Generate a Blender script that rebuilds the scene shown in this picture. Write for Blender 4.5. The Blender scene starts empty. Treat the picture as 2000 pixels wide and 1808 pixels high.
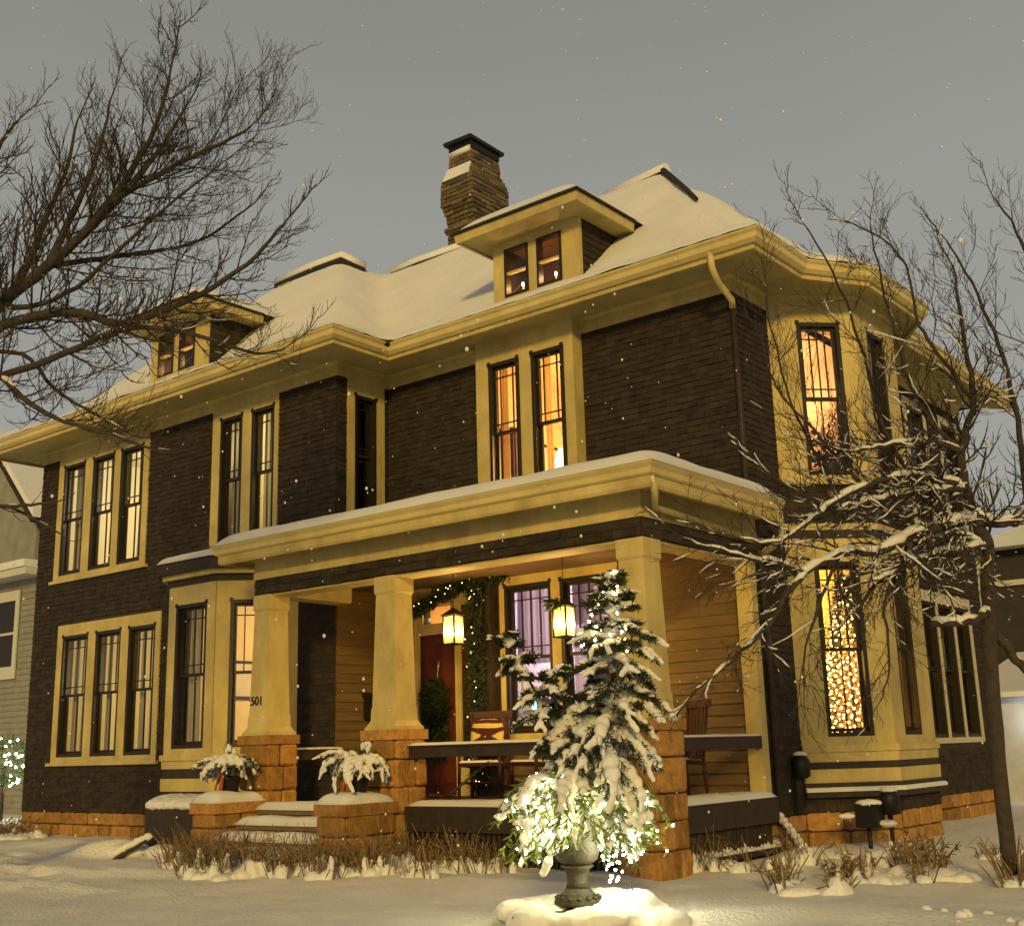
import bpy, bmesh, math, random
from mathutils import Vector, Matrix, noise
random.seed(7)
SC = bpy.context.scene
COL = SC.collection

# ------------------------------------------------------------------ camera
cam_d = bpy.data.cameras.new("camera")
cam = bpy.data.objects.new("camera", cam_d); COL.objects.link(cam)
YAW, PITCH, ROLL = math.radians(38.662), math.radians(13.483), math.radians(-1.613)
fw = Vector((-math.sin(YAW)*math.cos(PITCH), math.cos(YAW)*math.cos(PITCH), math.sin(PITCH)))
rt0 = Vector((math.cos(YAW), math.sin(YAW), 0)); up0 = rt0.cross(fw)
rt = rt0*math.cos(ROLL) + up0*math.sin(ROLL); up = up0*math.cos(ROLL) - rt0*math.sin(ROLL)
M = Matrix((rt, up, -fw)).transposed().to_4x4()
M.translation = Vector((6.266, -12.089, 1.241))
cam.matrix_world = M
cam_d.sensor_fit = 'HORIZONTAL'; cam_d.sensor_width = 36
cam_d.lens = 2321.6/2000*36
cam_d.clip_start = .05; cam_d.clip_end = 2000
SC.camera = cam

# ------------------------------------------------------------------ sky: overcast winter night over a lit town
SUN_EL, SUN_AZ = 16.0, 36.0          # azimuth measured from the front of the house towards its right side
world = bpy.data.worlds.new("World"); SC.world = world; world.use_nodes = True
wn = world.node_tree; wn.nodes.clear()
out = wn.nodes.new('ShaderNodeOutputWorld'); bg = wn.nodes.new('ShaderNodeBackground')
sky = wn.nodes.new('ShaderNodeTexSky'); sky.sky_type = 'NISHITA'; sky.sun_disc = False
sky.sun_elevation = math.radians(SUN_EL); sky.sun_rotation = math.radians(180-SUN_AZ)
hs = wn.nodes.new('ShaderNodeHueSaturation'); hs.inputs['Saturation'].default_value = .12; hs.inputs['Value'].default_value = .5
wn.links.new(sky.outputs[0], hs.inputs['Color'])
tc = wn.nodes.new('ShaderNodeTexCoord'); sx = wn.nodes.new('ShaderNodeSeparateXYZ')
wn.links.new(tc.outputs['Generated'], sx.inputs[0])
rmp = wn.nodes.new('ShaderNodeValToRGB')
e = rmp.color_ramp.elements
e[0].position = 0.0; e[0].color = (3.3, 3.25, 3.0, 1)
e[1].position = .95; e[1].color = (1.25, 1.22, 1.1, 1)
m1 = rmp.color_ramp.elements.new(.42); m1.color = (2.9, 2.9, 2.62, 1)
wn.links.new(sx.outputs['Z'], rmp.inputs[0])
nz = wn.nodes.new('ShaderNodeTexNoise'); nz.inputs['Scale'].default_value = 1.6; nz.inputs['Detail'].default_value = 4
wn.links.new(tc.outputs['Generated'], nz.inputs['Vector'])
nm = wn.nodes.new('ShaderNodeMapRange'); nm.inputs['To Min'].default_value = .84; nm.inputs['To Max'].default_value = 1.14
wn.links.new(nz.outputs['Fac'], nm.inputs['Value'])
mulc = wn.nodes.new('ShaderNodeVectorMath'); mulc.operation = 'SCALE'
wn.links.new(rmp.outputs[0], mulc.inputs[0]); wn.links.new(nm.outputs[0], mulc.inputs['Scale'])
mx = wn.nodes.new('ShaderNodeMixRGB'); mx.inputs[0].default_value = .12
wn.links.new(mulc.outputs[0], mx.inputs[1]); wn.links.new(hs.outputs[0], mx.inputs[2])
wn.links.new(mx.outputs[0], bg.inputs[0]); bg.inputs[1].default_value = .114
wn.links.new(bg.outputs[0], out.inputs[0])

# ------------------------------------------------------------------ key light (the town's sodium light from the street side)
sd = bpy.data.lights.new("sun", 'SUN'); sun = bpy.data.objects.new("sun", sd); COL.objects.link(sun)
a, el = math.radians(SUN_AZ), math.radians(SUN_EL)
ldir = Vector((math.sin(a)*math.cos(el), -math.cos(a)*math.cos(el), math.sin(el)))
sun.rotation_euler = ldir.to_track_quat('Z', 'Y').to_euler()
sun.location = (6, -12, 8)
sd.energy = 2.25; sd.angle = math.radians(7); sd.color = (1.0, .68, .17)

vs = SC.view_settings
vs.view_transform = 'Standard'; vs.look = 'None'; vs.exposure = 0; vs.gamma = 1; vs.use_curve_mapping = False
SC.render.engine = 'CYCLES'
cy = SC.cycles
cy.use_denoising = True; cy.sample_clamp_indirect = 3.0; cy.sample_clamp_direct = 0
cy.use_adaptive_sampling = True; cy.adaptive_threshold = .03
cy.max_bounces = 5; cy.diffuse_bounces = 2; cy.glossy_bounces = 3; cy.transparent_max_bounces = 14; cy.transmission_bounces = 4
cy.caustics_reflective = False; cy.caustics_refractive = False

# ------------------------------------------------------------------ object helpers
BASE = {}                                  # world offset of each parent's own frame
def tag(o, label=None, cat=None, group=None, kind=None):
    if label: o['label'] = label
    if cat: o['category'] = cat
    if group: o['group'] = group
    if kind: o['kind'] = kind
    return o
def adopt(o, parent):
    if parent is not None:
        o.parent = parent
        o.matrix_parent_inverse = Matrix.Translation(-BASE.get(parent.name, Vector((0, 0, 0))))
    return o
def thing(name, label, cat, loc=(0, 0, 0), group=None):
    o = bpy.data.objects.new(name, None); COL.objects.link(o)
    o.empty_display_size = .1; o.location = loc; BASE[o.name] = Vector(loc)
    return tag(o, label, cat, group)
def link(name, me, parent=None, loc=None, rot=None, scale=None):
    o = bpy.data.objects.new(name, me); COL.objects.link(o)
    if loc is not None: o.location = loc
    if rot is not None: o.rotation_euler = rot
    if scale is not None: o.scale = scale
    BASE[o.name] = Vector(loc) if loc is not None else Vector((0, 0, 0))
    return adopt(o, parent)

class MB:
    """collects polygons; build() links them as one mesh object"""
    def __init__(s): s.v = []; s.f = []; s.sm = []
    def add(s, vs_, fs, smooth=False):
        b = len(s.v); s.v += [tuple(p) for p in vs_]
        for f in fs: s.f.append([i+b for i in f]); s.sm.append(smooth)
    def hexa(s, p):     # 8 points: bottom ring 0-3, top ring 4-7
        s.add(p, [(0, 3, 2, 1), (4, 5, 6, 7), (0, 1, 5, 4), (1, 2, 6, 5), (2, 3, 7, 6), (3, 0, 4, 7)])
    def box(s, x0, x1, y0, y1, z0, z1):
        s.hexa([(x0, y0, z0), (x1, y0, z0), (x1, y1, z0), (x0, y1, z0), (x0, y0, z1), (x1, y0, z1), (x1, y1, z1), (x0, y1, z1)])
    def quad(s, a, b, c, d): s.add([a, b, c, d], [(0, 1, 2, 3)])
    def frust(s, cx, cy_, z0, h0, z1, h1):   # square frustum
        s.hexa([(cx-h0, cy_-h0, z0), (cx+h0, cy_-h0, z0), (cx+h0, cy_+h0, z0), (cx-h0, cy_+h0, z0),
                (cx-h1, cy_-h1, z1), (cx+h1, cy_-h1, z1), (cx+h1, cy_+h1, z1), (cx-h1, cy_+h1, z1)])
    def tube(s, pts, r0, r1=None, n=6, cap=True, smooth=True, radii=None):
        pts = [Vector(p) for p in pts]
        if r1 is None: r1 = r0
        k = len(pts); rings = []; ref = None
        b = len(s.v)
        for i, p in enumerate(pts):
            d = (pts[min(i+1, k-1)] - pts[max(i-1, 0)])
            if d.length < 1e-9: d = Vector((0, 0, 1))
            d.normalize()
            if ref is None:
                ref = Vector((0, 0, 1)) if abs(d.z) < .9 else Vector((1, 0, 0))
            a_ = (ref - d*ref.dot(d))
            if a_.length < 1e-6: a_ = d.orthogonal()
            a_.normalize(); b_ = d.cross(a_); ref = a_
            r = radii[i] if radii else r0 + (r1-r0)*i/(k-1)
            for j in range(n):
                t = 2*math.pi*j/n
                s.v.append(tuple(p + a_*(r*math.cos(t)) + b_*(r*math.sin(t))))
        for i in range(k-1):
            for j in range(n):
                s.f.append([b+i*n+j, b+i*n+(j+1) % n, b+(i+1)*n+(j+1) % n, b+(i+1)*n+j]); s.sm.append(smooth)
        if cap:
            s.f.append([b+j for j in range(n)][::-1]); s.sm.append(False)
            s.f.append([b+(k-1)*n+j for j in range(n)]); s.sm.append(False)
    def lathe(s, c, prof, n=20, smooth=True):   # prof: (r, z)
        b = len(s.v)
        for r, z in prof:
            for j in range(n):
                t = 2*math.pi*j/n; s.v.append((c[0]+r*math.cos(t), c[1]+r*math.sin(t), c[2]+z))
        for i in range(len(prof)-1):
            for j in range(n):
                s.f.append([b+i*n+j, b+i*n+(j+1) % n, b+(i+1)*n+(j+1) % n, b+(i+1)*n+j]); s.sm.append(smooth)
        s.f.append([b+j for j in range(n)][::-1]); s.sm.append(False)
        s.f.append([b+(len(prof)-1)*n+j for j in range(n)]); s.sm.append(False)
    def ball(s, c, r, n=8, m=5):
        r = (r, r, r) if not hasattr(r, '__len__') else r
        b = len(s.v); c = Vector(c)
        s.v.append((c.x, c.y, c.z-r[2]))
        for i in range(1, m):
            t = math.pi*i/m - math.pi/2
            for j in range(n):
                q = 2*math.pi*j/n
                s.v.append((c.x+r[0]*math.cos(t)*math.cos(q), c.y+r[1]*math.cos(t)*math.sin(q), c.z+r[2]*math.sin(t)))
        s.v.append((c.x, c.y, c.z+r[2])); e_ = len(s.v)-1
        for j in range(n):
            s.f.append([b, b+1+(j+1) % n, b+1+j]); s.sm.append(True)
            for i in range(m-2):
                s.f.append([b+1+i*n+j, b+1+i*n+(j+1) % n, b+1+(i+1)*n+(j+1) % n, b+1+(i+1)*n+j]); s.sm.append(True)
            s.f.append([b+1+(m-2)*n+j, b+1+(m-2)*n+(j+1) % n, e_]); s.sm.append(True)
    def mesh(s, name, material):
        me = bpy.data.meshes.new(name); me.from_pydata(s.v, [], s.f); me.update()
        if material: me.materials.append(material)
        me.polygons.foreach_set('use_smooth', s.sm)
        return me
    def build(s, name, material, parent=None, label=None, cat=None, group=None, kind=None):
        o = link(name, s.mesh(name, material), parent)
        return tag(o, label, cat, group, kind)

class Pl:
    """an upright plane: origin o, direction u along it, outward normal n; s along, d outward"""
    def __init__(s, o, u, n): s.o = Vector((o[0], o[1], 0)); s.u = Vector((u[0], u[1], 0)); s.n = Vector((n[0], n[1], 0))
    def p(s, a_, d, z): q = s.o + s.u*a_ + s.n*d; return (q.x, q.y, z)
    def box(s, mb, s0, s1, d0, d1, z0, z1):
        mb.hexa([s.p(s0, d1, z0), s.p(s1, d1, z0), s.p(s1, d0, z0), s.p(s0, d0, z0), s.p(s0, d1, z1), s.p(s1, d1, z1), s.p(s1, d0, z1), s.p(s0, d0, z1)])

def offset_path(path, d, closed=False):
    res = []; k = len(path)
    for i in range(k):
        def nrm(a_, b_):
            v = Vector((b_[0]-a_[0], b_[1]-a_[1])); v.normalize(); return Vector((v.y, -v.x))
        ns = []
        if i > 0 or closed: ns.append(nrm(path[i-1], path[i]))
        if i < k-1 or closed: ns.append(nrm(path[i], path[(i+1) % k]))
        if len(ns) == 1: m_ = ns[0]
        else:
            m_ = (ns[0]+ns[1]); m_.normalize(); m_ = m_ / max(.3, m_.dot(ns[0]))
        res.append((path[i][0]+m_.x*d, path[i][1]+m_.y*d))
    return res
def sweep(mb, path, prof):     # closed profile [(outward, z)...] swept along an open path
    k, n = len(path), len(prof); b = len(mb.v)
    rows = [offset_path(path, o_) for o_, z in prof]
    for i in range(k):
        for j in range(n): mb.v.append((rows[j][i][0], rows[j][i][1], prof[j][1]))
    for i in range(k-1):
        for j in range(n):
            mb.f.append([b+i*n+j, b+(i+1)*n+j, b+(i+1)*n+(j+1) % n, b+i*n+(j+1) % n]); mb.sm.append(False)
    mb.f.append([b+j for j in range(n)]); mb.sm.append(False)
    mb.f.append([b+(k-1)*n+j for j in range(n)][::-1]); mb.sm.append(False)
def rnd(a_, b_): return random.uniform(a_, b_)
def fbm(x, y, z=0): return noise.fractal(Vector((x, y, z)), 1.0, 2.0, 4)

# ------------------------------------------------------------------ materials
def mat(name, col, rough=.75, col2=None, scale=5, bump=0, bscale=40, island=0, obj=0, spec=.3, stretch=None, trans=0, detail=4, stain=0):
    m = bpy.data.materials.new(name); m.use_nodes = True
    nt = m.node_tree; N, L = nt.nodes, nt.links
    b = N['Principled BSDF']; b.inputs['Roughness'].default_value = rough
    b.inputs['Specular IOR Level'].default_value = spec
    geo = N.new('ShaderNodeNewGeometry')
    vec = geo.outputs['Position']
    if stretch:
        mp = N.new('ShaderNodeMapping'); mp.inputs['Scale'].default_value = stretch
        L.new(vec, mp.inputs['Vector']); vec = mp.outputs[0]
    c = None
    if col2:
        t = N.new('ShaderNodeTexNoise'); t.inputs['Scale'].default_value = scale; t.inputs['Detail'].default_value = detail
        t.inputs['Roughness'].default_value = .65
        L.new(vec, t.inputs['Vector'])
        r = N.new('ShaderNodeMapRange'); r.inputs['From Min'].default_value = .32; r.inputs['From Max'].default_value = .68
        L.new(t.outputs['Fac'], r.inputs['Value'])
        x = N.new('ShaderNodeMixRGB'); x.inputs[1].default_value = (*col, 1); x.inputs[2].default_value = (*col2, 1)
        L.new(r.outputs[0], x.inputs[0]); c = x.outputs[0]
    if stain and c:
        t3 = N.new('ShaderNodeTexNoise'); t3.inputs['Scale'].default_value = 1.1; t3.inputs['Detail'].default_value = 9; t3.inputs['Roughness'].default_value = .7
        L.new(geo.outputs['Position'], t3.inputs['Vector'])
        r3 = N.new('ShaderNodeMapRange'); r3.inputs['From Min'].default_value = .35; r3.inputs['From Max'].default_value = .65
        r3.inputs['To Min'].default_value = 1-stain; r3.inputs['To Max'].default_value = 1+stain*.3
        L.new(t3.outputs['Fac'], r3.inputs['Value'])
        h3 = N.new('ShaderNodeHueSaturation'); L.new(r3.outputs[0], h3.inputs['Value']); L.new(c, h3.inputs['Color']); c = h3.outputs[0]
    if island or obj:
        hsv = N.new('ShaderNodeHueSaturation')
        rr = N.new('ShaderNodeMapRange')
        if island: L.new(geo.outputs['Random Per Island'], rr.inputs['Value']); k = island
        else:
            oi = N.new('ShaderNodeObjectInfo'); L.new(oi.outputs['Random'], rr.inputs['Value']); k = obj
        rr.inputs['To Min'].default_value = 1-k; rr.inputs['To Max'].default_value = 1+k
        L.new(rr.outputs[0], hsv.inputs['Value'])
        if c: L.new(c, hsv.inputs['Color'])
        else: hsv.inputs['Color'].default_value = (*col, 1)
        c = hsv.outputs[0]
    if c: L.new(c, b.inputs['Base Color'])
    else: b.inputs['Base Color'].default_value = (*col, 1)
    if bump:
        t2 = N.new('ShaderNodeTexNoise'); t2.inputs['Scale'].default_value = bscale; t2.inputs['Detail'].default_value = 5
        L.new(vec, t2.inputs['Vector'])
        bp = N.new('ShaderNodeBump'); bp.inputs['Strength'].default_value = bump; bp.inputs['Distance'].default_value = .02
        L.new(t2.outputs['Fac'], bp.inputs['Height']); L.new(bp.outputs[0], b.inputs['Normal'])
    if trans:
        tr = N.new('ShaderNodeBsdfTranslucent')
        if c: L.new(c, tr.inputs[0])
        else: tr.inputs[0].default_value = (*col, 1)
        ms = N.new('ShaderNodeMixShader'); ms.inputs[0].default_value = trans
        L.new(b.outputs[0], ms.inputs[1]); L.new(tr.outputs[0], ms.inputs[2])
        L.new(ms.outputs[0], N['Material Output'].inputs[0])
    return m
def emit(name, col, strength):
    m = bpy.data.materials.new(name); m.use_nodes = True
    b = m.node_tree.nodes['Principled BSDF']; b.inputs['Base Color'].default_value = (*[min(1, x) for x in col], 1)
    b.inputs['Emission Color'].default_value = (*col, 1); b.inputs['Emission Strength'].default_value = strength
    return m
def glass(name, tint=(1, 1, 1), gloss=.08):
    m = bpy.data.materials.new(name); m.use_nodes = True
    nt = m.node_tree; N, L = nt.nodes, nt.links; N.remove(N['Principled BSDF'])
    t = N.new('ShaderNodeBsdfTransparent'); t.inputs[0].default_value = (*tint, 1)
    g = N.new('ShaderNodeBsdfGlossy'); g.inputs['Roughness'].default_value = .03
    nzt = N.new('ShaderNodeTexNoise'); nzt.inputs['Scale'].default_value = 1.8
    ge = N.new('ShaderNodeNewGeometry'); L.new(ge.outputs['Position'], nzt.inputs['Vector'])
    bp = N.new('ShaderNodeBump'); bp.inputs['Strength'].default_value = .12; bp.inputs['Distance'].default_value = .05
    L.new(nzt.outputs['Fac'], bp.inputs['Height']); L.new(bp.outputs[0], g.inputs['Normal'])
    f = N.new('ShaderNodeFresnel'); f.inputs[0].default_value = 1.5
    x = N.new('ShaderNodeMixShader'); L.new(f.outputs[0], x.inputs[0]); L.new(t.outputs[0], x.inputs[1]); L.new(g.outputs[0], x.inputs[2])
    L.new(x.outputs[0], N['Material Output'].inputs[0])
    return m
X = {}
X['shingle'] = mat('brown_wall_shingle', (.046, .033, .022), .8, (.021, .015, .01), 4, .4, 60, island=.25, stretch=(1, 1, 2.5))
X['clap'] = mat('brown_clapboard', (.16, .1, .04), .65, (.11, .068, .028), 4, .3, 50, obj=.12, stretch=(.6, .6, 6))
X['brownpaint'] = mat('dark_brown_paint', (.045, .033, .023), .6, (.028, .02, .014), 8, .2, 60)
X['cream'] = mat('cream_paint', (.64, .51, .2), .6, (.47, .36, .13), 3.5, .4, 60, stretch=(1, 1, .45), detail=9, stain=.22)
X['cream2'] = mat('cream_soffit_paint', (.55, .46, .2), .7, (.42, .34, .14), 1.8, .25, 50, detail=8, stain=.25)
X['sash'] = mat('black_sash_paint', (.018, .013, .01), .45, (.026, .02, .014), 14, .1, 80)
X['whitetrim'] = mat('pale_trim', (.55, .5, .38), .6, (.47, .42, .31), 7)
X['glass'] = glass('window_glass')
X['stone'] = mat('sandstone', (.44, .23, .06), .85, (.24, .12, .034), 9, .8, 30, obj=.3)
X['mortar'] = mat('mortar', (.14, .095, .05), .95, (.09, .06, .035), 20, .5, 60)
X['brick'] = mat('chimney_brick', (.17, .125, .07), .9, (.085, .06, .035), 30, .5, 60, obj=.5)
X['roof'] = mat('asphalt_shingle', (.035, .03, .027), .9, (.022, .02, .018), 12, .6, 40)
X['snow'] = mat('snow', (.76, .75, .73), .9, (.69, .68, .66), 1.6, .35, 28, spec=.15)
X['snowg'] = mat('ground_snow', (.80, .78, .75), .9, (.73, .71, .68), .9, 1.0, 34, spec=.3)
X['bark'] = mat('bark', (.072, .056, .044), .9, (.04, .031, .025), 18, .6, 60)
X['door'] = mat('varnished_red_wood', (.14, .03, .012), .4, (.08, .017, .008), 5, .15, 40, stretch=(8, 8, .6))
X['green'] = mat('evergreen', (.05, .085, .022), .7, (.026, .05, .014), 14, island=.4)
X['dkgreen'] = mat('dark_evergreen', (.03, .042, .014), .75, (.018, .027, .01), 14, island=.45)
X['ygreen'] = mat('yellow_green_boughs', (.16, .2, .04), .65, (.09, .14, .025), 12, island=.4)
X['iron'] = mat('cast_iron_urn', (.045, .038, .02), .55, (.024, .02, .011), 16, .5, 50)
X['black'] = mat('black_metal', (.012, .011, .01), .5)
X['stalk'] = mat('dry_stalk', (.3, .21, .11), .85, (.12, .08, .04), 20, island=.45)
X['redstem'] = mat('red_osier_stem', (.38, .11, .035), .6, (.22, .05, .018), 15)
X['redseat'] = mat('dark_red_wood', (.075, .02, .013), .55, (.04, .012, .008), 10)
X['gutter'] = mat('cream_gutter', (.66, .54, .23), .45, (.52, .41, .16), 3, .1, 60, detail=8)
X['floor'] = mat('porch_floor_paint', (.09, .07, .05), .6, (.06, .047, .035), 8)
X['step'] = mat('step_stone', (.2, .14, .08), .85, (.13, .09, .05), 9, .5)
# ------------------------------------------------------------------ ground: one snow sheet to the horizon
def ground_z(x, y):
    z = .07 + .05*fbm(x*.35, y*.35) + .026*fbm(x*1.7, y*1.7, 3) + (.008*fbm(x*6, y*6, 5) if abs(x) < 15 and abs(y) < 10 else 0)
    # trodden path edge and low ridges on the left part of the lawn
    for (rx, ry, ang, ln, wd, h) in ((-6.3, -4.7, .25, 2.6, .16, .09), (-4.6, -5.6, .2, 2.2, .14, .06), (-7.6, -3.0, .9, .5, .16, .2), (-8.3, -2.7, .3, .7, .25, .14),
                                     (2.6, -4.2, .3, 1.5, .3, .06), (1.2, -1.0, .6, .9, .3, .07), (-9.6, -2.3, .1, 1.3, .3, .1)):
        dx, dy = x-rx, y-ry; a_ = dx*math.cos(ang)+dy*math.sin(ang); b_ = -dx*math.sin(ang)+dy*math.cos(ang)
        z += h*math.exp(-(a_/ln)**2-(b_/wd)**2)
    if -10 < x < -4 and -6.5 < y < -2.5:
        for k in range(11):
            fx, fy = -9.4+k*.47, -3.55-k*.2+(.11 if k % 2 else -.11)
            dd = ((x-fx)/.17)**2+((y-fy)/.1)**2
            if dd < 6: z += -.07*math.exp(-dd)+.025*math.exp(-(math.sqrt(dd)-1.6)**2*3)
    r2 = math.hypot(x, y+2)
    if r2 > 40: z *= max(0, 1-(r2-40)/60)
    return z
def axis(lo, hi, step, far):
    v = [lo + i*step for i in range(int((hi-lo)/step)+1)]
    g = step; a_ = lo; pre = []
    while a_ > -far: g *= 1.35; a_ -= g; pre.append(a_)
    g = step; a_ = v[-1]; post = []
    while a_ < far: g *= 1.35; a_ += g; post.append(a_)
    return pre[::-1]+v+post
gx, gy = axis(-14, 6, .08, 900), axis(-8.5, 2, .08, 900)
mb = MB()
mb.v = [(x, y, ground_z(x, y)) for y in gy for x in gx]
nxg = len(gx)
for j in range(len(gy)-1):
    for i in range(nxg-1):
        mb.f.append([j*nxg+i, j*nxg+i+1, (j+1)*nxg+i+1, (j+1)*nxg+i]); mb.sm.append(True)
mb.build('ground', X['snowg'], kind='structure')

# ------------------------------------------------------------------ the house
HOUSE = thing('house', 'large dark brown two-storey house with cream trim and snowy hip roof', 'house', (-6, 2, 0))
R2 = math.sqrt(.5)
PM = Pl((0, 0), (1, 0), (0, -1)); PP = Pl((0, -.2), (1, 0), (0, -1)); PW = Pl((0, -1), (1, 0), (0, -1))
PR = Pl((-5.75, 0), (0, 1), (1, 0)); PS = Pl((0, 0), (0, 1), (1, 0)); PLft = Pl((-13.5, 0), (0, -1), (-1, 0))
F1 = Pl((0, .9), (R2, R2), (R2, -R2)); F2 = Pl((.8, 0), (0, 1), (1, 0)); F3 = Pl((.8, 2.95), (-R2, R2), (R2, R2))
WL = Pl((-9.15, -1), (R2, -R2), (-R2, -R2)); WF = Pl((0, -1.8), (1, 0), (0, -1)); WR = Pl((-7.29, -1.8), (R2, R2), (R2, -R2))
ZB, ZF, ZE = .43, 6.47, 6.79
LZ0, LZ1, UZ0, UZ1 = 1.3, 3.3, 4.36, 6.32

def cells(s0, s1, z0, z1, ops):
    ss = sorted(set([s0, s1]+[v for o in ops for v in o[:2] if s0 < v < s1])); zz = sorted(set([z0, z1]+[v for o in ops for v in o[2:] if z0 < v < z1]))
    for i in range(len(ss)-1):
        for j in range(len(zz)-1):
            cs, cz = (ss[i]+ss[i+1])/2, (zz[j]+zz[j+1])/2
            if not any(o[0] < cs < o[1] and o[2] < cz < o[3] for o in ops): yield ss[i], ss[i+1], zz[j], zz[j+1]
def wall(name, P, s0, s1, z0, z1, ops, m, t=.14, d=0):
    mb = MB()
    for a_, b_, c_, e_ in cells(s0, s1, z0, z1, ops): P.box(mb, a_, b_, d-t, d, c_, e_)
    return mb.build(name, m, HOUSE)
def shingle_wall(P, s0, s1, z0, z1, ops, parent, h=.078):
    mb = MB(); z = z0
    while z < z1-.01:
        zt = min(z+h+.012, z1)
        iv = [(s0, s1)]
        for o in ops:
            if o[2] < zt-.005 and o[3] > z+.005:
                nv = []
                for a_, b_ in iv:
                    if o[0] > a_: nv.append((a_, min(b_, o[0])))
                    if o[1] < b_: nv.append((max(a_, o[1]), b_))
                iv = [q for q in nv if q[1]-q[0] > .01]
        for a_, b_ in iv:
            s = a_
            while s < b_-.001:
                w = rnd(.07, .17); e_ = min(s+w, b_)
                if b_-e_ < .05: e_ = b_
                db = .02+rnd(-.005, .007); zb = z+rnd(-.005, .006); g = .002
                p = P.p
                mb.hexa([p(s+g, db, zb), p(e_-g, db, zb), p(e_-g, 0.001, zb), p(s+g, 0.001, zb), p(s+g, .007, zt), p(e_-g, .007, zt), p(e_-g, .001, zt), p(s+g, .001, zt)])
                s = e_
        z += h
    return mb.build('shingles', X['shingle'], parent, kind='stuff')

def lamp(name, loc, power, col, r=.12):
    l = bpy.data.lights.new(name, 'POINT'); l.energy = power; l.color = col; l.shadow_soft_size = r
    o = bpy.data.objects.new(name, l); COL.objects.link(o); o.location = loc
    return o
RM = {}
def room(P, s0, s1, z0, z1, depth, col, power=0, lcol=(1, .62, .25), lp=None, d0=.15, floor=(.12, .07, .04)):
    key = tuple(col)
    if key not in RM: RM[key] = mat('room_paint', col, .9)
    mb = MB(); p = P.p; a_, b_ = -d0, -depth
    mb.quad(p(s0, b_, z0), p(s1, b_, z0), p(s1, b_, z1), p(s0, b_, z1))
    mb.quad(p(s0, a_, z0), p(s0, b_, z0), p(s0, b_, z1), p(s0, a_, z1)); mb.quad(p(s1, a_, z0), p(s1, b_, z0), p(s1, b_, z1), p(s1, a_, z1))
    mb.quad(p(s0, a_, z1), p(s1, a_, z1), p(s1, b_, z1), p(s0, b_, z1)); mb.quad(p(s0, a_, z0), p(s1, a_, z0), p(s1, b_, z0), p(s0, b_, z0))
    o = mb.build('room_lining', RM[key], HOUSE)
    if power:
        q = lp or p((s0+s1)/2, -depth*.55, z1-.7)
        lamp('room_light', q, power, lcol)
    return o

def fold_curtain(P, s0, s1, z0, z1, d, m, parent, folds=5, amp=.025, name='curtain'):
    mb = MB(); n = folds*6; b = 0
    for i in range(n+1):
        t = i/n; s = s0+(s1-s0)*t; w = amp*math.sin(t*folds*2*math.pi)+rnd(-.004, .004)
        mb.v += [P.p(s, d+w*1.2, z0), P.p(s, d+w, (z0+z1)/2), P.p(s, d+w*.6, z1)]
    for i in range(n):
        for j in range(2): mb.f.append([i*3+j, i*3+3+j, i*3+4+j, i*3+1+j]); mb.sm.append(True)
    return mb.build(name, m, parent)
CU = {}
def cloth(col, trans=.45):
    k = (col, trans)
    if k not in CU: CU[k] = mat('curtain_cloth', col, .9, trans=trans)
    return CU[k]

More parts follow.
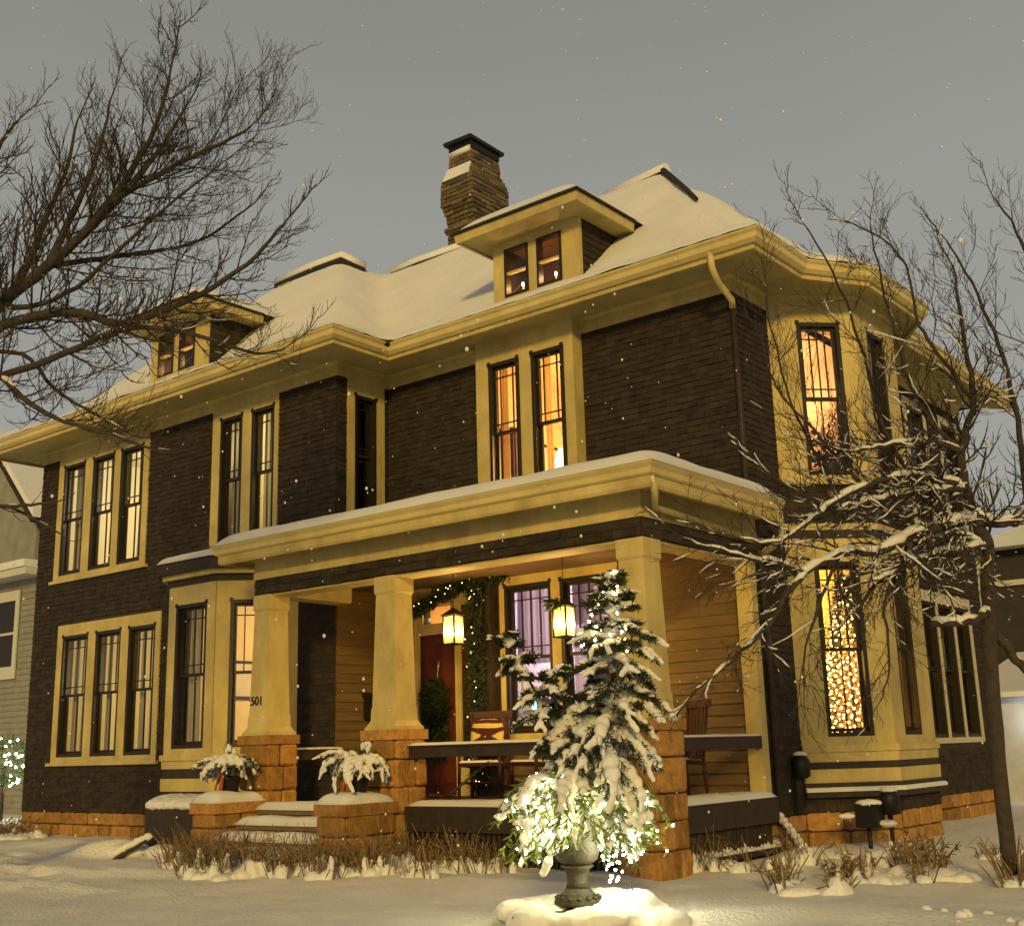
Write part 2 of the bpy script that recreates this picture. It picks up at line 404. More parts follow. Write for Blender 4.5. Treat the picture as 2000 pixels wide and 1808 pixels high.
def window(P, s0, s1, z0, z1, style='prairie', d=0, curtains=(), shade=None, label=None, rail=.5):
    """frame (the part) > sashes, panes, curtains. d = outward offset of the wall face"""
    mb = MB(); w = .05; dp0, dp1 = d-.13, d+.025
    P.box(mb, s0-.0, s0+w, dp0, dp1, z0, z1); P.box(mb, s1-w, s1, dp0, dp1, z0, z1)
    P.box(mb, s0+w, s1-w, dp0, dp1-.002, z0, z0+w); P.box(mb, s0+w, s1-w, dp0, dp1-.002, z1-w, z1)
    P.box(mb, s0-.012, s0+w*.8, dp1, dp1+.012, z1-.03, z1+.025); P.box(mb, s1-w*.8, s1+.012, dp1, dp1+.012, z1-.03, z1+.025)
    fr = mb.build('window', X['sash'], HOUSE, label)
    zm = z0+(z1-z0)*rail; a_, b_ = s0+w+.002, s1-w-.002; k = .036
    def sash(name, q0, q1, dd, vert, hor):
        mb = MB(); c0, c1 = d+dd-.03, d+dd
        P.box(mb, a_, a_+k, c0, c1, q0, q1); P.box(mb, b_-k, b_, c0, c1, q0, q1)
        P.box(mb, a_+k, b_-k, c0, c1-.001, q0, q0+k*1.2); P.box(mb, a_+k, b_-k, c0, c1-.001, q1-k, q1)
        W_, H_ = b_-a_-2*k, q1-q0-2.2*k
        for t in vert: c = a_+k+W_*t; P.box(mb, c-.008, c+.008, c0+.004, c1-.004, q0+k, q1-k)
        for t in hor: c = q0+k*1.2+H_*t; P.box(mb, a_+k, b_-k, c0+.006, c1-.006, c-.008, c+.008)
        sa = mb.build(name, X['sash'], fr)
        mb = MB(); P.box(mb, a_+k*.5, b_-k*.5, (c0+c1)/2-.003, (c0+c1)/2, q0+k*.5, q1-k*.5)
        mb2 = MB(); g = (c0+c1)/2; mb2.quad(P.p(a_+k*.6, g, q0+k*.6), P.p(b_-k*.6, g, q0+k*.6), P.p(b_-k*.6, g, q1-k*.6), P.p(a_+k*.6, g, q1-k*.6))
        mb2.build('pane', X['glass'], fr)
    if style == 'prairie': uv, uh, lv, lh = (.2, .82), (.13, .88), (), ()
    elif style == 'prairie3': uv, uh, lv, lh = (.2, .5, .8), (.14, .87), (.5,), ()
    elif style == 'grid': uv, uh, lv, lh = (.25, .5, .75), (.13, .86), (), ()
    elif style == 'long': uv, uh, lv, lh = (.25, .5, .75), (.13, .88), (.5,), ()
    else: uv, uh, lv, lh = (), (), (), ()
    uv = tuple(uv); sash('upper_sash', zm-.02, z1-w-.002, -.035, uv, (1-uh[0], 1-uh[1]) if uh else ())
    sash('lower_sash', z0+w+.002, zm+.02, -.068, lv, lh)
    for c in curtains:
        fold_curtain(P, c[0], c[1], c[2] if len(c) > 4 else z0, c[3] if len(c) > 4 else z1, d-.24, c[-1], fr, folds=max(2, int((c[1]-c[0])/.09)))
    if shade:
        mb = MB(); P.box(mb, s0+.03, s1-.03, d-.2, d-.195, shade[0], z1-.03); mb.build('roller_shade', shade[1], fr)
    return fr
def casing(P, s0, s1, z0, z1, ops, d=0, t=.03, m='cream', name='window_casing'):
    mb = MB()
    for a_, b_, c_, e_ in cells(s0, s1, z0, z1, ops): P.box(mb, a_, b_, d, d+t, c_, e_)
    return mb.build(name, X[m], HOUSE)

# ---- window openings -------------------------------------------------------
low3 = [(-12.5, -11.72), (-11.5, -10.77), (-10.56, -9.83)]
up3 = [(-12.77, -12.09), (-11.86, -11.2), (-11.02, -10.36)]
up2 = [(-8.35, -7.81), (-7.6, -7.07)]
pair = [(-3.6, -3.08), (-2.865, -2.34)]
main2 = [(-3.58, -2.81), (-2.67, -1.87)]
opW = [(a_, b_, LZ0, LZ1) for a_, b_ in low3]+[(a_, b_, UZ0, UZ1) for a_, b_ in up3+up2]
opM = [(a_, b_, 1.42, 3.31) for a_, b_ in main2]+[(-5.12, -4.45, .66, 2.78), (-5.05, -4.52, 2.93, 3.18), (-4.36, -4.2, 1.1, 3.15)]
# ---- walls -----------------------------------------------------------------
wW = wall('front_wall', PW, -13.5, -5.75, ZB, 6.75, opW+[(-9.1, -6.55, 1.0, 3.7)], X['brownpaint'])
blkW = [(-12.66, -9.70, 1.21, 3.49), (-12.93, -10.21, 4.28, ZF), (-8.54, -6.98, 4.4, ZF), (-9.15, -6.5, .4, 4.02)]
shingle_wall(PW, -13.5, -5.75, ZB, ZF, blkW, wW)
wM = wall('front_wall', PM, -5.61, -.14, .3, 6.75, opM+[(-3.8, -2.2, 4.2, 6.5)], X['brownpaint'])
shingle_wall(PM, -5.72, .02, 3.6, ZF, [(-3.86, -2.17, 3.6, ZF)], wM)
wR = wall('return_wall', PR, -.86, 0, .3, 6.75, [(-.68, -.24, 4.5, 6.26)], X['brownpaint'])
shingle_wall(PR, -.97, 0, 3.6, ZF, [(-.82, -.08, 3.6, ZF)], wR)
wS = wall('side_wall', PS, 0, 7.9, ZB, 6.75, [(.95, 3.7, 1.0, 6.6), (5.05, 7.2, 1.2, 3.2), (5.4, 6.1, 4.4, 6.2), (6.9, 7.6, 4.4, 6.2)], X['brownpaint'])
shingle_wall(PS, -.02, 7.9, ZB, ZF, [(.9, 3.75, .3, ZF), (4.95, 7.35, 1.12, 3.33), (5.28, 6.22, 4.28, 6.32), (6.78, 7.72, 4.28, 6.32)], wS)
wB = wall('back_wall', Pl((0, 7.9), (-1, 0), (0, 1)), 0, 13.5, .1, 6.75, [], X['brownpaint'])
wL = wall('left_wall', PLft, -7.9, 1, .1, 6.75, [], X['brownpaint'])
for P, L_ in ((F1, 1.131), (F2, None), (F3, 1.131)):
    a_, b_ = (0, L_) if L_ else (1.7, 2.95)
    wd = (.33, .89) if P is F1 else ((1.98, 2.53) if P is F2 else None)
    ops = [(wd[0], wd[1], 1.27, 3.3), (wd[0]+.04, wd[1]+.04, UZ0, UZ1)] if wd else []
    w_ = wall('bay_wall', P, a_, b_, .3, 6.75, ops, X['brownpaint'], t=.1)
    shingle_wall(P, a_, b_, 3.55, 4.27, [], w_, .1)
    shingle_wall(P, a_, b_, .44, .6, [], w_, .1)
    casing(P, a_, b_, 1.18, 3.58, ops, t=.028, name='bay_casing'); casing(P, a_, b_, 4.3, ZF, ops, t=.028, name='bay_casing')
for P, a_, b_, wd in ((WL, 0, 1.12, (.2, .9)), (WF, -8.36, -7.29, (-8.19, -7.47)), (WR, 0, 1.12, (.19, .9))):
    ops = [(wd[0], wd[1], 1.36, 3.36)]
    wall('bay_wall', P, a_, b_, .3, 3.8, ops, X['brownpaint'], t=.1)
    casing(P, a_, b_, 1.28, 3.63, ops, t=.028, name='bay_casing')
sbay = [(-.02, .88), (0, .9), (.8, 1.7), (.8, 2.95), (0, 3.75)][1:]
wbay = [(-9.15, -1.0), (-8.36, -1.8), (-7.29, -1.8), (-6.5, -1.0)]
for path, rows in ((sbay, (('bay_sill', 'cream', .06, 1.1, 1.18), ('bay_apron', 'cream', .035, .99, 1.1), ('bay_band', 'brownpaint', .02, .91, .99), ('bay_apron', 'cream', .04, .76, .91),
                    ('bay_band', 'brownpaint', .05, .66, .76), ('bay_ledge', 'brownpaint', .09, .6, .66), ('bay_moulding', 'cream', .05, 3.68, 3.76), ('bay_band', 'brownpaint', .03, 3.58, 3.68), ('bay_sill', 'cream', .07, 4.24, 4.3))),
                   (wbay, (('bay_sill', 'cream', .07, 1.2, 1.28), ('bay_apron', 'cream', .04, 1.09, 1.2), ('bay_band', 'brownpaint', .02, .96, 1.09), ('bay_apron', 'cream', .045, .79, .96),
                    ('bay_band', 'brownpaint', .02, .42, .79), ('bay_band', 'brownpaint', .05, 3.63, 3.72), ('bay_moulding', 'cream', .12, 3.72, 3.79), ('bay_roof_edge', 'brownpaint', .2, 3.79, 3.93)))):
    for nm_, m_, o_, z0, z1 in rows:
        mb = MB(); sweep(mb, path, [(-.1, z0), (o_, z0), (o_+.004, z1), (-.1, z1)]); mb.build(nm_, X[m_], HOUSE)

# ---- casings, trims --------------------------------------------------------
casing(PW, -12.66, -9.70, 1.21, 3.49, [(a_, b_, LZ0, LZ1) for a_, b_ in low3])
casing(PW, -12.93, -10.21, 4.28, ZF, [(a_, b_, UZ0, UZ1) for a_, b_ in up3])
casing(PW, -8.54, -6.98, 4.36, ZF, [(a_, b_, UZ0, UZ1) for a_, b_ in up2])
mb = MB(); PW.box(mb, -12.74, -9.64, 0, .07, 1.16, 1.21); mb.build('window_sill', X['cream'], HOUSE)
mb = MB(); PW.box(mb, -13.0, -10.14, 0, .07, 4.23, 4.28); mb.build('window_sill', X['cream'], HOUSE)
casing(PR, -.82, -.08, 4.3, ZF, [(-.68, -.24, 4.5, 6.26)])
# projecting two-window bay on the upper floor
opP = [(a_, b_, UZ0, UZ1) for a_, b_ in pair]
mb = MB()
for a_, b_, c_, e_ in cells(-3.84, -2.19, 3.9, 6.68, opP): PP.box(mb, a_, b_, -.1, 0, c_, e_)
PP.box(mb, -3.84, -3.76, -.2, -.1, 3.9, 6.68); PP.box(mb, -2.27, -2.19, -.2, -.1, 3.9, 6.68)
mb.build('oriel_box', X['cream'], HOUSE)
# corner boards / pilaster
mb = MB(); PM.box(mb, -.13, .06, .002, .13, .44, 3.41); mb.build('pilaster', X['cream'], HOUSE)
casing(PM, -3.66, -1.78, 1.28, 3.52, [(a_, b_, 1.42, 3.31) for a_, b_ in main2], t=.035)
mb = MB(); PM.box(mb, -3.7, -1.74, 0, .08, 1.23, 1.28); mb.build('window_sill', X['cream'], HOUSE)
casing(PM, -5.34, -4.1, .66, 3.46, [(-5.12, -4.45, .6, 2.78), (-5.05, -4.52, 2.93, 3.18), (-4.36, -4.2, 1.1, 3.15)], t=.04, name='door_casing')
for s in (-5.3, -5.19, -4.42, -4.15):
    mb = MB(); PM.box(mb, s, s+.035, .04, .06, .66, 3.3); mb.build('door_moulding', X['cream'], HOUSE)
# clapboards on the porch walls, one by one
def clap_run(P, s0, s1, z0, z1, h, parent):
    mb = MB(); p = P.p
    mb.hexa([p(s0, .028, 0), p(s1, .028, 0), p(s1, .001, 0), p(s0, .001, 0), p(s0, .008, h+.012), p(s1, .008, h+.012), p(s1, .001, h+.012), p(s0, .001, h+.012)])
    me = mb.mesh('board', X['clap']); z = z0
    while z < z1-h*.5: link('board', me, parent, (0, 0, z)); z += h
clap_run(PM, -1.74, -.13, .66, 3.42, .125, wM)
clap_run(PM, -3.66, -1.78, .66, 1.22, .125, wM)
clap_run(PM, -5.72, -5.34, .66, 3.42, .125, wM)
clap_run(PR, -.99, 0, .66, 3.42, .125, wR)
# bottom courses of the wing wall beside the bay (under the porch roof) stay shingled

# ---- frieze, soffit, fascia, gutter -----------------------------------------
WALLS = [(-13.5, 7.9), (-13.5, -1), (-5.75, -1), (-5.75, 0), (0, 0), (0, .9), (.8, 1.7), (.8, 2.95), (0, 3.75), (0, 7.9)]
EAVE = [(-14.25, 8.6), (-14.25, -1.8), (-4.97, -1.8), (-4.97, -.75), (.75, -.75), (.75, .5), (1.25, 1.3), (1.25, 3.1), (.75, 3.75), (.75, 8.6)]
mb = MB(); sweep(mb, WALLS, [(.002, ZF), (.032, ZF), (.032, 6.69), (.002, 6.69)]); mb.build('frieze', X['cream'], HOUSE)
mb = MB(); sweep(mb, WALLS, [(.032, 6.63), (.07, 6.66), (.07, 6.69), (.032, 6.69)]); mb.build('bed_moulding', X['cream'], HOUSE)
inn = offset_path(EAVE, -.06); mb = MB()
for i in range(len(EAVE)-1):
    a_, b_, c_, d_ = inn[i], inn[i+1], WALLS[i+1], WALLS[i]
    mb.hexa([(a_[0], a_[1], 6.64), (b_[0], b_[1], 6.64), (c_[0], c_[1], 6.672), (d_[0], d_[1], 6.672), (a_[0], a_[1], 6.68), (b_[0], b_[1], 6.68), (c_[0], c_[1], 6.712), (d_[0], d_[1], 6.712)])
mb.build('soffit', X['cream2'], HOUSE)
mb = MB(); sweep(mb, EAVE, [(-.1, 6.6), (-.055, 6.6), (-.055, 6.8), (-.1, 6.8)]); mb.build('fascia', X['cream'], HOUSE)
mb = MB(); sweep(mb, EAVE, [(-.054, 6.66), (-.02, 6.66), (.025, 6.7), (.03, 6.76), (.06, 6.79), (.06, 6.81), (.045, 6.81), (.02, 6.775), (-.054, 6.775)]); mb.build('gutter', X['gutter'], HOUSE)

# ---- roof and its snow -------------------------------------------------------
def bell(d): return 6.8+(.31*d if d < .75 else .31*.75+.963*(d-.75))
DECK = 9.92
def zroof(x, y):
    left, back = bell((x+14.25)*.99), bell(8.6-y)
    side = bell(max(0, .75-x)*1.128)
    if x > -3:
        q1 = (.75-x)*.848+(y-.5)*.53; q2 = (.75-x)*.79+(3.75-y)*.61     # planes over the angled bay eaves
        side = max(side, min(bell(max(0, 1.25-x)), bell(max(0, q1)), bell(max(0, q2))))
    hm = min(bell(max(0, y+.75)), side, back, DECK, left)
    hw = min(bell(max(0, y+1.8)), bell(max(0, -4.97-x)*.96), left, back, DECK)
    z = max(hm if y > -.78 else 0, hw if x < -4.9 else 0)
    return max(z, 6.8)
def seg_near(px, py, poly):
    best = None
    for i in range(len(poly)):
        ax, ay = poly[i]; bx, by = poly[(i+1) % len(poly)]
        dx, dy = bx-ax, by-ay; t = max(0, min(1, ((px-ax)*dx+(py-ay)*dy)/(dx*dx+dy*dy)))
        qx, qy = ax+dx*t, ay+dy*t; dd = math.hypot(px-qx, py-qy)
        if best is None or dd < best[0]: best = (dd, qx, qy)
    return best
def inside(px, py, poly):
    c = False; j = len(poly)-1
    for i in range(len(poly)):
        if (poly[i][1] > py) != (poly[j][1] > py) and px < (poly[j][0]-poly[i][0])*(py-poly[i][1])/(poly[j][1]-poly[i][1])+poly[i][0]: c = not c
        j = i
    return c
def height_sheet(poly, step, zf, smooth=0):
    """a sheet over a plan polygon; border vertices snapped on the outline; zf(x, y, distance_to_border)"""
    xs = [p[0] for p in poly]; ys = [p[1] for p in poly]
    x0, y0 = min(xs)-step, min(ys)-step; nx, ny = int((max(xs)-x0)/step)+2, int((max(ys)-y0)/step)+2
    P_ = {}; ins = {}
    for i in range(nx):
        for j in range(ny):
            x, y = x0+i*step, y0+j*step; ins[i, j] = inside(x, y, poly); P_[i, j] = (x, y)
    cells_ = [(i, j) for i in range(nx-1) for j in range(ny-1) if any(ins[q] for q in ((i, j), (i+1, j), (i, j+1), (i+1, j+1)))]
    idx = {}; mb = MB(); hs_ = {}
    for i, j in cells_:
        for q in ((i, j), (i+1, j), (i+1, j+1), (i, j+1)):
            if q in idx: continue
            x, y = P_[q]; dd, qx, qy = seg_near(x, y, poly)
            if not ins[q] or dd < step*.35: x, y, dd = qx, qy, 0
            idx[q] = len(mb.v); hs_[q] = dd; mb.v.append([x, y, zf(x, y, dd)])
        mb.f.append([idx[i, j], idx[i+1, j], idx[i+1, j+1], idx[i, j+1]]); mb.sm.append(True)
    for _ in range(smooth):
        new = {}
        for q, k in idx.items():
            if hs_[q] == 0: continue
            nb = [idx[r] for r in ((q[0]+1, q[1]), (q[0]-1, q[1]), (q[0], q[1]+1), (q[0], q[1]-1)) if r in idx]
            new[k] = (mb.v[k][2]*2+sum(mb.v[r][2] for r in nb))/(2+len(nb))
        for k, z in new.items(): mb.v[k][2] = z
    mb.v = [tuple(v) for v in mb.v]
    return mb
RP = offset_path(EAVE, .01)
DORM = [(-2.9, 0.0), (-9.57, -1.0)]
def cut_dormers(mb):
    keep = []
    for f in mb.f:
        ok = True
        for cx, yf in DORM:
            if all(abs(mb.v[i][0]-cx) < .72 and yf-.0 < mb.v[i][1] < yf+1.2 for i in f): ok = False
        if ok: keep.append(f)
    mb.f = keep; mb.sm = [True]*len(keep); return mb
rf = cut_dormers(height_sheet(RP, .2, lambda x, y, d: zroof(x, y)-(.005 if d < .01 else .13))).build('roof', X['roof'], HOUSE)
sn = height_sheet(offset_path(EAVE, .05), .125, lambda x, y, d: zroof(x, y)+(.02+.025*abs(fbm(x*2.1, y*2.1)) if d == 0 else .05+.13*min(1, d/.35)**.5+.05*fbm(x*.7, y*.7)+.022*fbm(x*3, y*3)), 2)
cut_dormers(sn).build('roof_snow', X['snow'], rf, 'smooth grey-white snow covering the roof')
def ridge(pts, snow=True):
    mb = MB(); mb.tube(pts, .085, n=6, smooth=False); mb.build('ridge_cap', X['roof'], rf)
    if snow:
        mb = MB(); mb.tube([(x+.0, y+.02, z+.1) for x, y, z in pts], .1, n=8); mb.build('ridge_snow', X['snow'], rf)
ridge([(-10.6, 1.9, 10.0), (-9.6, 1.9, 10.03), (-8.8, 1.9, 10.02), (-8.75, 2.4, 9.95)])
ridge([(-8.6, 3.0, 9.97), (-7.9, 3.02, 10.01), (-6.6, 3.05, 10.0)])
ridge([(-3.7, 3.05, 9.94), (-3.0, 3.05, 10.0), (-2.5, 2.98, 10.0)])
mb = MB(); mb.tube([(x, y, zroof(x, y)+.2) for x, y in ((-2.5, 2.9), (-2.0, 2.36), (-1.5, 1.8), (-1.1, 1.35))], .055, .03, n=6, smooth=False); mb.build('hip_cap', X['roof'], rf)

# ---- dormers -----------------------------------------------------------------
def dormer(cx, yf, zb):
    P = Pl((cx, yf), (1, 0), (0, -1)); hw = .72; zt = zb+.92
    ops = [(-.54, -.12, zb+.09, zb+.8), (.03, .45, zb+.09, zb+.8)]
    mb = MB()
    for a_, b_, c_, e_ in cells(-hw, hw, zb-.25, zt, ops): P.box(mb, a_, b_, -.1, 0, c_, e_)
    dm = mb.build('dormer', X['cream'], HOUSE)
    for s in (-1, 1):
        Q = Pl((cx+s*hw, yf), (0, 1), (s, 0)); mb = MB()
        if s > 0: Q.box(mb, .02, 1.9, -.06, -.004, zb-.3, zt)
        else: Q.box(mb, .02, 1.9, -.06, -.004, zb-.3, zt)
        mb.build('cheek', X['brownpaint'], dm)
        mb = MB(); z = zb-.2
        while z < zt:
            zz = min(z+.1, zt)
            st = .06
            while st < 1.85:
                w = rnd(.1, .2)
                mb.hexa([Q.p(st, .02, z), Q.p(min(st+w, 1.88), .02, z), Q.p(min(st+w, 1.88), -.003, z), Q.p(st, -.003, z), Q.p(st, .004, zz), Q.p(min(st+w, 1.88), .004, zz), Q.p(min(st+w, 1.88), -.003, zz), Q.p(st, -.003, zz)]); st += w+.003
            z += .1
        mb.build('shingles', X['shingle'], dm, kind='stuff')
        mb = MB(); Q.box(mb, -.002, .07, -.01, .022, zb-.2, zt); mb.build('corner_board', X['cream'], dm)
    # hip roof with deep eaves
    ox, oy = 1.06, .47; ez = zt+.12; ya = yf-oy
    pk = [(cx, ya+1.1, ez+.52), (cx, yf+3.2, ez+.52)]
    c = [(cx-ox, ya, ez), (cx+ox, ya, ez), (cx+ox, yf+1.2, ez), (cx-ox, yf+1.2, ez)]
    mb = MB(); mb.add(c+pk, [(0, 1, 4), (1, 2, 5, 4), (3, 0, 4, 5), (0, 3, 2, 1)]); mb.build('dormer_roof', X['roof'], dm)
    path = [(cx-ox, yf+.9), (cx-ox, ya), (cx+ox, ya), (cx+ox, yf+.9)]
    mb = MB(); sweep(mb, path, [(-.06, ez-.14), (-.02, ez-.14), (0, ez-.02), (-.06, ez-.02)]); mb.build('fascia', X['cream'], dm)
    mb = MB(); sweep(mb, path, [(-.05, ez-.021), (.035, ez-.021), (.035, ez+.014), (-.05, ez+.014)]); mb.build('drip_edge', X['roof'], dm)
    mb = MB(); mb.box(cx-ox+.05, cx+ox-.05, ya+.05, yf+1.15, ez-.12, ez-.09); mb.build('soffit', X['cream2'], dm)
    def zd(x, y, d):
        h = ez+min((y-ya), (x-cx+ox)*.98, (cx+ox-x)*.98, 1.06)*.5
        return h+(.02 if d == 0 else .05+.1*min(1, d/.35)**.5+.02*fbm(x*1.5, y*1.5))
    hs_ = height_sheet([(cx-ox-.02, ya-.02), (cx+ox+.02, ya-.02), (cx+ox+.02, yf+1.2), (cx+.25, yf+2.2), (cx-.25, yf+2.2), (cx-ox-.02, yf+1.2)], .09, zd, 2)
    hs_.build('dormer_snow', X['snow'], dm)
    candle = []
    for a_, b_, c_, e_ in ops:
        mb = MB(); P.box(mb, a_, a_+.035, -.09, .015, c_, e_); P.box(mb, b_-.035, b_, -.09, .015, c_, e_); P.box(mb, a_+.035, b_-.035, -.09, .013, c_, c_+.035); P.box(mb, a_+.035, b_-.035, -.09, .013, e_-.03, e_)
        mb.build('window_frame', X['sash'], dm)
        zm = (c_+e_)/2; mb = MB(); P.box(mb, a_+.035, b_-.035, -.06, .0, zm-.015, zm+.012); mb.build('meeting_rail', X['cream'], dm)
        mb = MB(); mb.quad(P.p(a_+.03, -.045, c_+.03), P.p(b_-.03, -.045, c_+.03), P.p(b_-.03, -.045, e_-.03), P.p(a_+.03, -.045, e_-.03)); mb.build('pane', X['glass'], dm)
        q = P.p(b_-.235, -.17, c_+.2); candle.append(q)
    room(P, -hw+.02, hw-.02, zb-.05, zt-.02, 1.0, (.16, .085, .04), d0=.11)
    return dm, candle
X['flame'] = emit('candle_bulb', (1, .55, .18), 30)
dms = []
for k, (cx, yf, zb, lab) in enumerate(((-2.9, 0.0, 7.22, 'right dormer'), (-9.57, -1.0, 7.3, 'left dormer'))):
    dm, cds = dormer(cx, yf, zb); dms.append(dm)
    for n_, q in enumerate(cds):
        t = thing('window_candle', f"lit electric candle in {'left' if n_ == 0 else 'right'} window of the {'dormer beside the chimney' if k == 0 else 'dormer behind bare tree'}", 'candle', (q[0], q[1], q[2]-.14), 'window candles')
        mb = MB(); mb.lathe((q[0], q[1], q[2]-.14), [(.03, 0), (.03, .012), (.012, .02), (.012, .115)], 8); mb.build('stem', X['whitetrim'], t)
        mb = MB(); mb.ball(q, (.018, .018, .032)); mb.build('bulb', X['flame'], t)
        lamp('candle_light', (q[0], q[1]+.06, q[2]+.02), 7, (1, .55, .2), .03)

# ---- chimney -----------------------------------------------------------------
cx0, cx1, cy0, cy1 = -7.6, -6.98, 3.5, 4.4; CZ = -.25
def chim_off(z):
    z -= CZ
    for a_, b_, o0, o1 in ((8.5, 10.95, 0, 0), (10.95, 11.03, .05, .05), (11.03, 11.25, 0, .02), (11.25, 11.5, .02, .09), (11.5, 11.95, .09, .09), (11.95, 12.25, .09, -.02), (12.25, 12.6, -.02, -.03)):
        if a_ <= z < b_: return o0+(o1-o0)*(z-a_)/(b_-a_)
    return 0
mb = MB()
for i in range(41):
    z = 9.2+CZ+i*.083; o_ = chim_off(z+.04)-.018; mb.box(cx0-o_, cx1+o_, cy0-o_, cy1+o_, z, z+.0829)
CH = mb.build('chimney', X['mortar'], HOUSE, 'brick chimney with flared top and dark slab cap')
bb = bmesh.new(); bmesh.ops.create_cube(bb, size=1); bmesh.ops.bevel(bb, geom=bb.edges[:], offset=.06, segments=1, affect='EDGES')
brick_me = bpy.data.meshes.new('brick'); bb.to_mesh(brick_me); bb.free(); brick_me.materials.append(X['brick'])
n_b = 0; z = 9.98+CZ; row = 0
while z < 12.55+CZ:
    o_ = chim_off(z+.03)
    for face in range(4):
        L_ = (cx1-cx0 if face in (0, 2) else cy1-cy0)+2*o_; nb = 3 if face in (0, 2) else 4
        if face in (2, 3) and row % 1 == 0 and face == 2: nb = 3
        w = L_/nb; sh = (row % 2)*.5*w
        for k in range(nb+1):
            a_, b_ = max(0, k*w-sh), min(L_, (k+1)*w-sh)
            if b_-a_ < .03: continue
            c = (a_+b_)/2; q = rnd(-.011, .013); n_b += 1
            if face == 0: loc, scl = (cx0-o_+c, cy0-o_+.03-q, z+.037), (b_-a_-.012, .08, .07)
            elif face == 1: loc, scl = (cx1+o_-.03+q, cy0-o_+c, z+.037), (.08, b_-a_-.012, .07)
            elif face == 2: loc, scl = (cx0-o_+c, cy1+o_-.03, z+.037), (b_-a_-.012, .08, .07)
            else: loc, scl = (cx0-o_+.03, cy0-o_+c, z+.037), (.08, b_-a_-.012, .07)
            if face in (2, 3) : continue
            link('brick', brick_me, CH, loc, None, scl)
    z += .083; row += 1
mb = MB(); mb.hexa([(cx0+.02, cy0+.04, 12.58+CZ), (cx1-.02, cy0+.04, 12.58+CZ), (cx1-.02, cy1-.04, 12.58+CZ), (cx0+.02, cy1-.04, 12.58+CZ), (cx0+.02, cy0+.04, 12.78+CZ), (cx1-.02, cy0+.04, 12.78+CZ), (cx1-.02, cy1-.04, 12.78+CZ), (cx0+.02, cy1-.04, 12.78+CZ)]); mb.build('chimney_throat', X['black'], CH)
mb = MB(); mb.hexa([(cx0-.03, cy0-.05, 12.76+CZ), (cx1+.03, cy0-.04, 12.74+CZ), (cx1+.03, cy1+.05, 12.72+CZ), (cx0-.03, cy1+.05, 12.76+CZ), (cx0-.04, cy0-.06, 12.83+CZ), (cx1+.03, cy0-.05, 12.81+CZ), (cx1+.03, cy1+.06, 12.79+CZ), (cx0-.04, cy1+.06, 12.83+CZ)]); mb.build('chimney_cap', X['black'], CH)
mb = MB(); mb.hexa([(cx0-.03, cy0-.11, 12.0+CZ), (cx1+.01, cy0-.11, 12.0+CZ), (cx1+.01, cy0-.05, 12.0+CZ), (cx0-.03, cy0-.05, 12.0+CZ), (cx0+.02, cy0+.0, 12.28+CZ), (cx1-.03, cy0+.0, 12.28+CZ), (cx1-.03, cy0+.05, 12.28+CZ), (cx0+.02, cy0+.05, 12.28+CZ)]); mb.build('snow', X['snow'], CH)
mb = MB(); mb.tube([(cx0+.05, cy0+.03, 12.56+CZ), (cx1-.05, cy0+.03, 12.57+CZ)], .06, n=8); mb.build('snow', X['snow'], CH)

# ---- windows -----------------------------------------------------------------
pale = cloth((.62, .58, .4)); grey = cloth((.3, .27, .18), .14); lav = cloth((.46, .4, .52), .36); gold = cloth((.62, .45, .16)); lace = cloth((.34, .33, .24), .4)
for i, (a_, b_) in enumerate(low3):
    window(PW, a_, b_, LZ0, LZ1, 'prairie3', curtains=((a_+.28, b_-.04, LZ0, LZ0+1.0, grey), (a_+.02, a_+.12, grey)))
for i, (a_, b_) in enumerate(up3):
    window(PW, a_, b_, UZ0, UZ1, 'prairie3', curtains=((a_+.2, b_-.03, UZ0, UZ0+.98, grey),) if i else ((a_+.02, a_+.28, grey), (a_+.34, b_, UZ0, UZ0+.98, grey)))
window(PW, *up2[0], UZ0, UZ1, 'prairie3', curtains=((up2[0][0], up2[0][0]+.2, lace), (up2[0][0]+.26, up2[0][1], grey)))
window(PW, *up2[1], UZ0, UZ1, 'prairie3', curtains=((up2[1][0], up2[1][0]+.2, lace), (up2[1][0]+.22, up2[1][1], UZ0, UZ0+.25, grey)))
window(PR, -.68, -.24, 4.5, 6.26, 'prairie', curtains=((-.68, -.5, grey),))
for a_, b_ in pair: window(PP, a_, b_, UZ0, UZ1, 'prairie', curtains=((a_+.03, a_+.13, gold),))
window(PM, *main2[0], 1.42, 3.31, 'grid', curtains=((main2[0][0], main2[0][1], 2.3, 3.31, lav), (main2[0][0]+.02, main2[0][0]+.2, 1.42, 2.2, pale)))
window(PM, *main2[1], 1.42, 3.31, 'grid', curtains=((main2[1][0], main2[1][1], 2.75, 3.31, lav), (main2[1][0], main2[1][0]+.45, 1.9, 3.3, lav)))
window(F1, .33, .89, 1.27, 3.3, 'long', rail=.49); window(F1, .37, .93, UZ0, UZ1, 'long')
window(F2, 1.98, 2.53, 1.27, 3.3, 'prairie', curtains=((2.0, 2.2, gold), (2.34, 2.5, gold))); window(F2, 2.02, 2.57, UZ0, UZ1, 'prairie', curtains=((2.02, 2.2, grey), (2.4, 2.57, grey)))
window(WF, -8.19, -7.47, 1.36, 3.36, 'prairie3', curtains=((-8.19, -7.93, lace), (-7.62, -7.47, lace)))
window(WR, .19, .9, 1.36, 3.36, 'prairie3')
window(WL, .2, .9, 1.36, 3.36, 'prairie3')
for a_, b_ in ((5.4, 6.1), (6.9, 7.6)):
    window(PS, a_, b_, 4.4, 6.2, 'prairie'); casing(PS, a_-.12, b_+.12, 4.28, 6.32, [(a_, b_, 4.4, 6.2)], m='whitetrim')
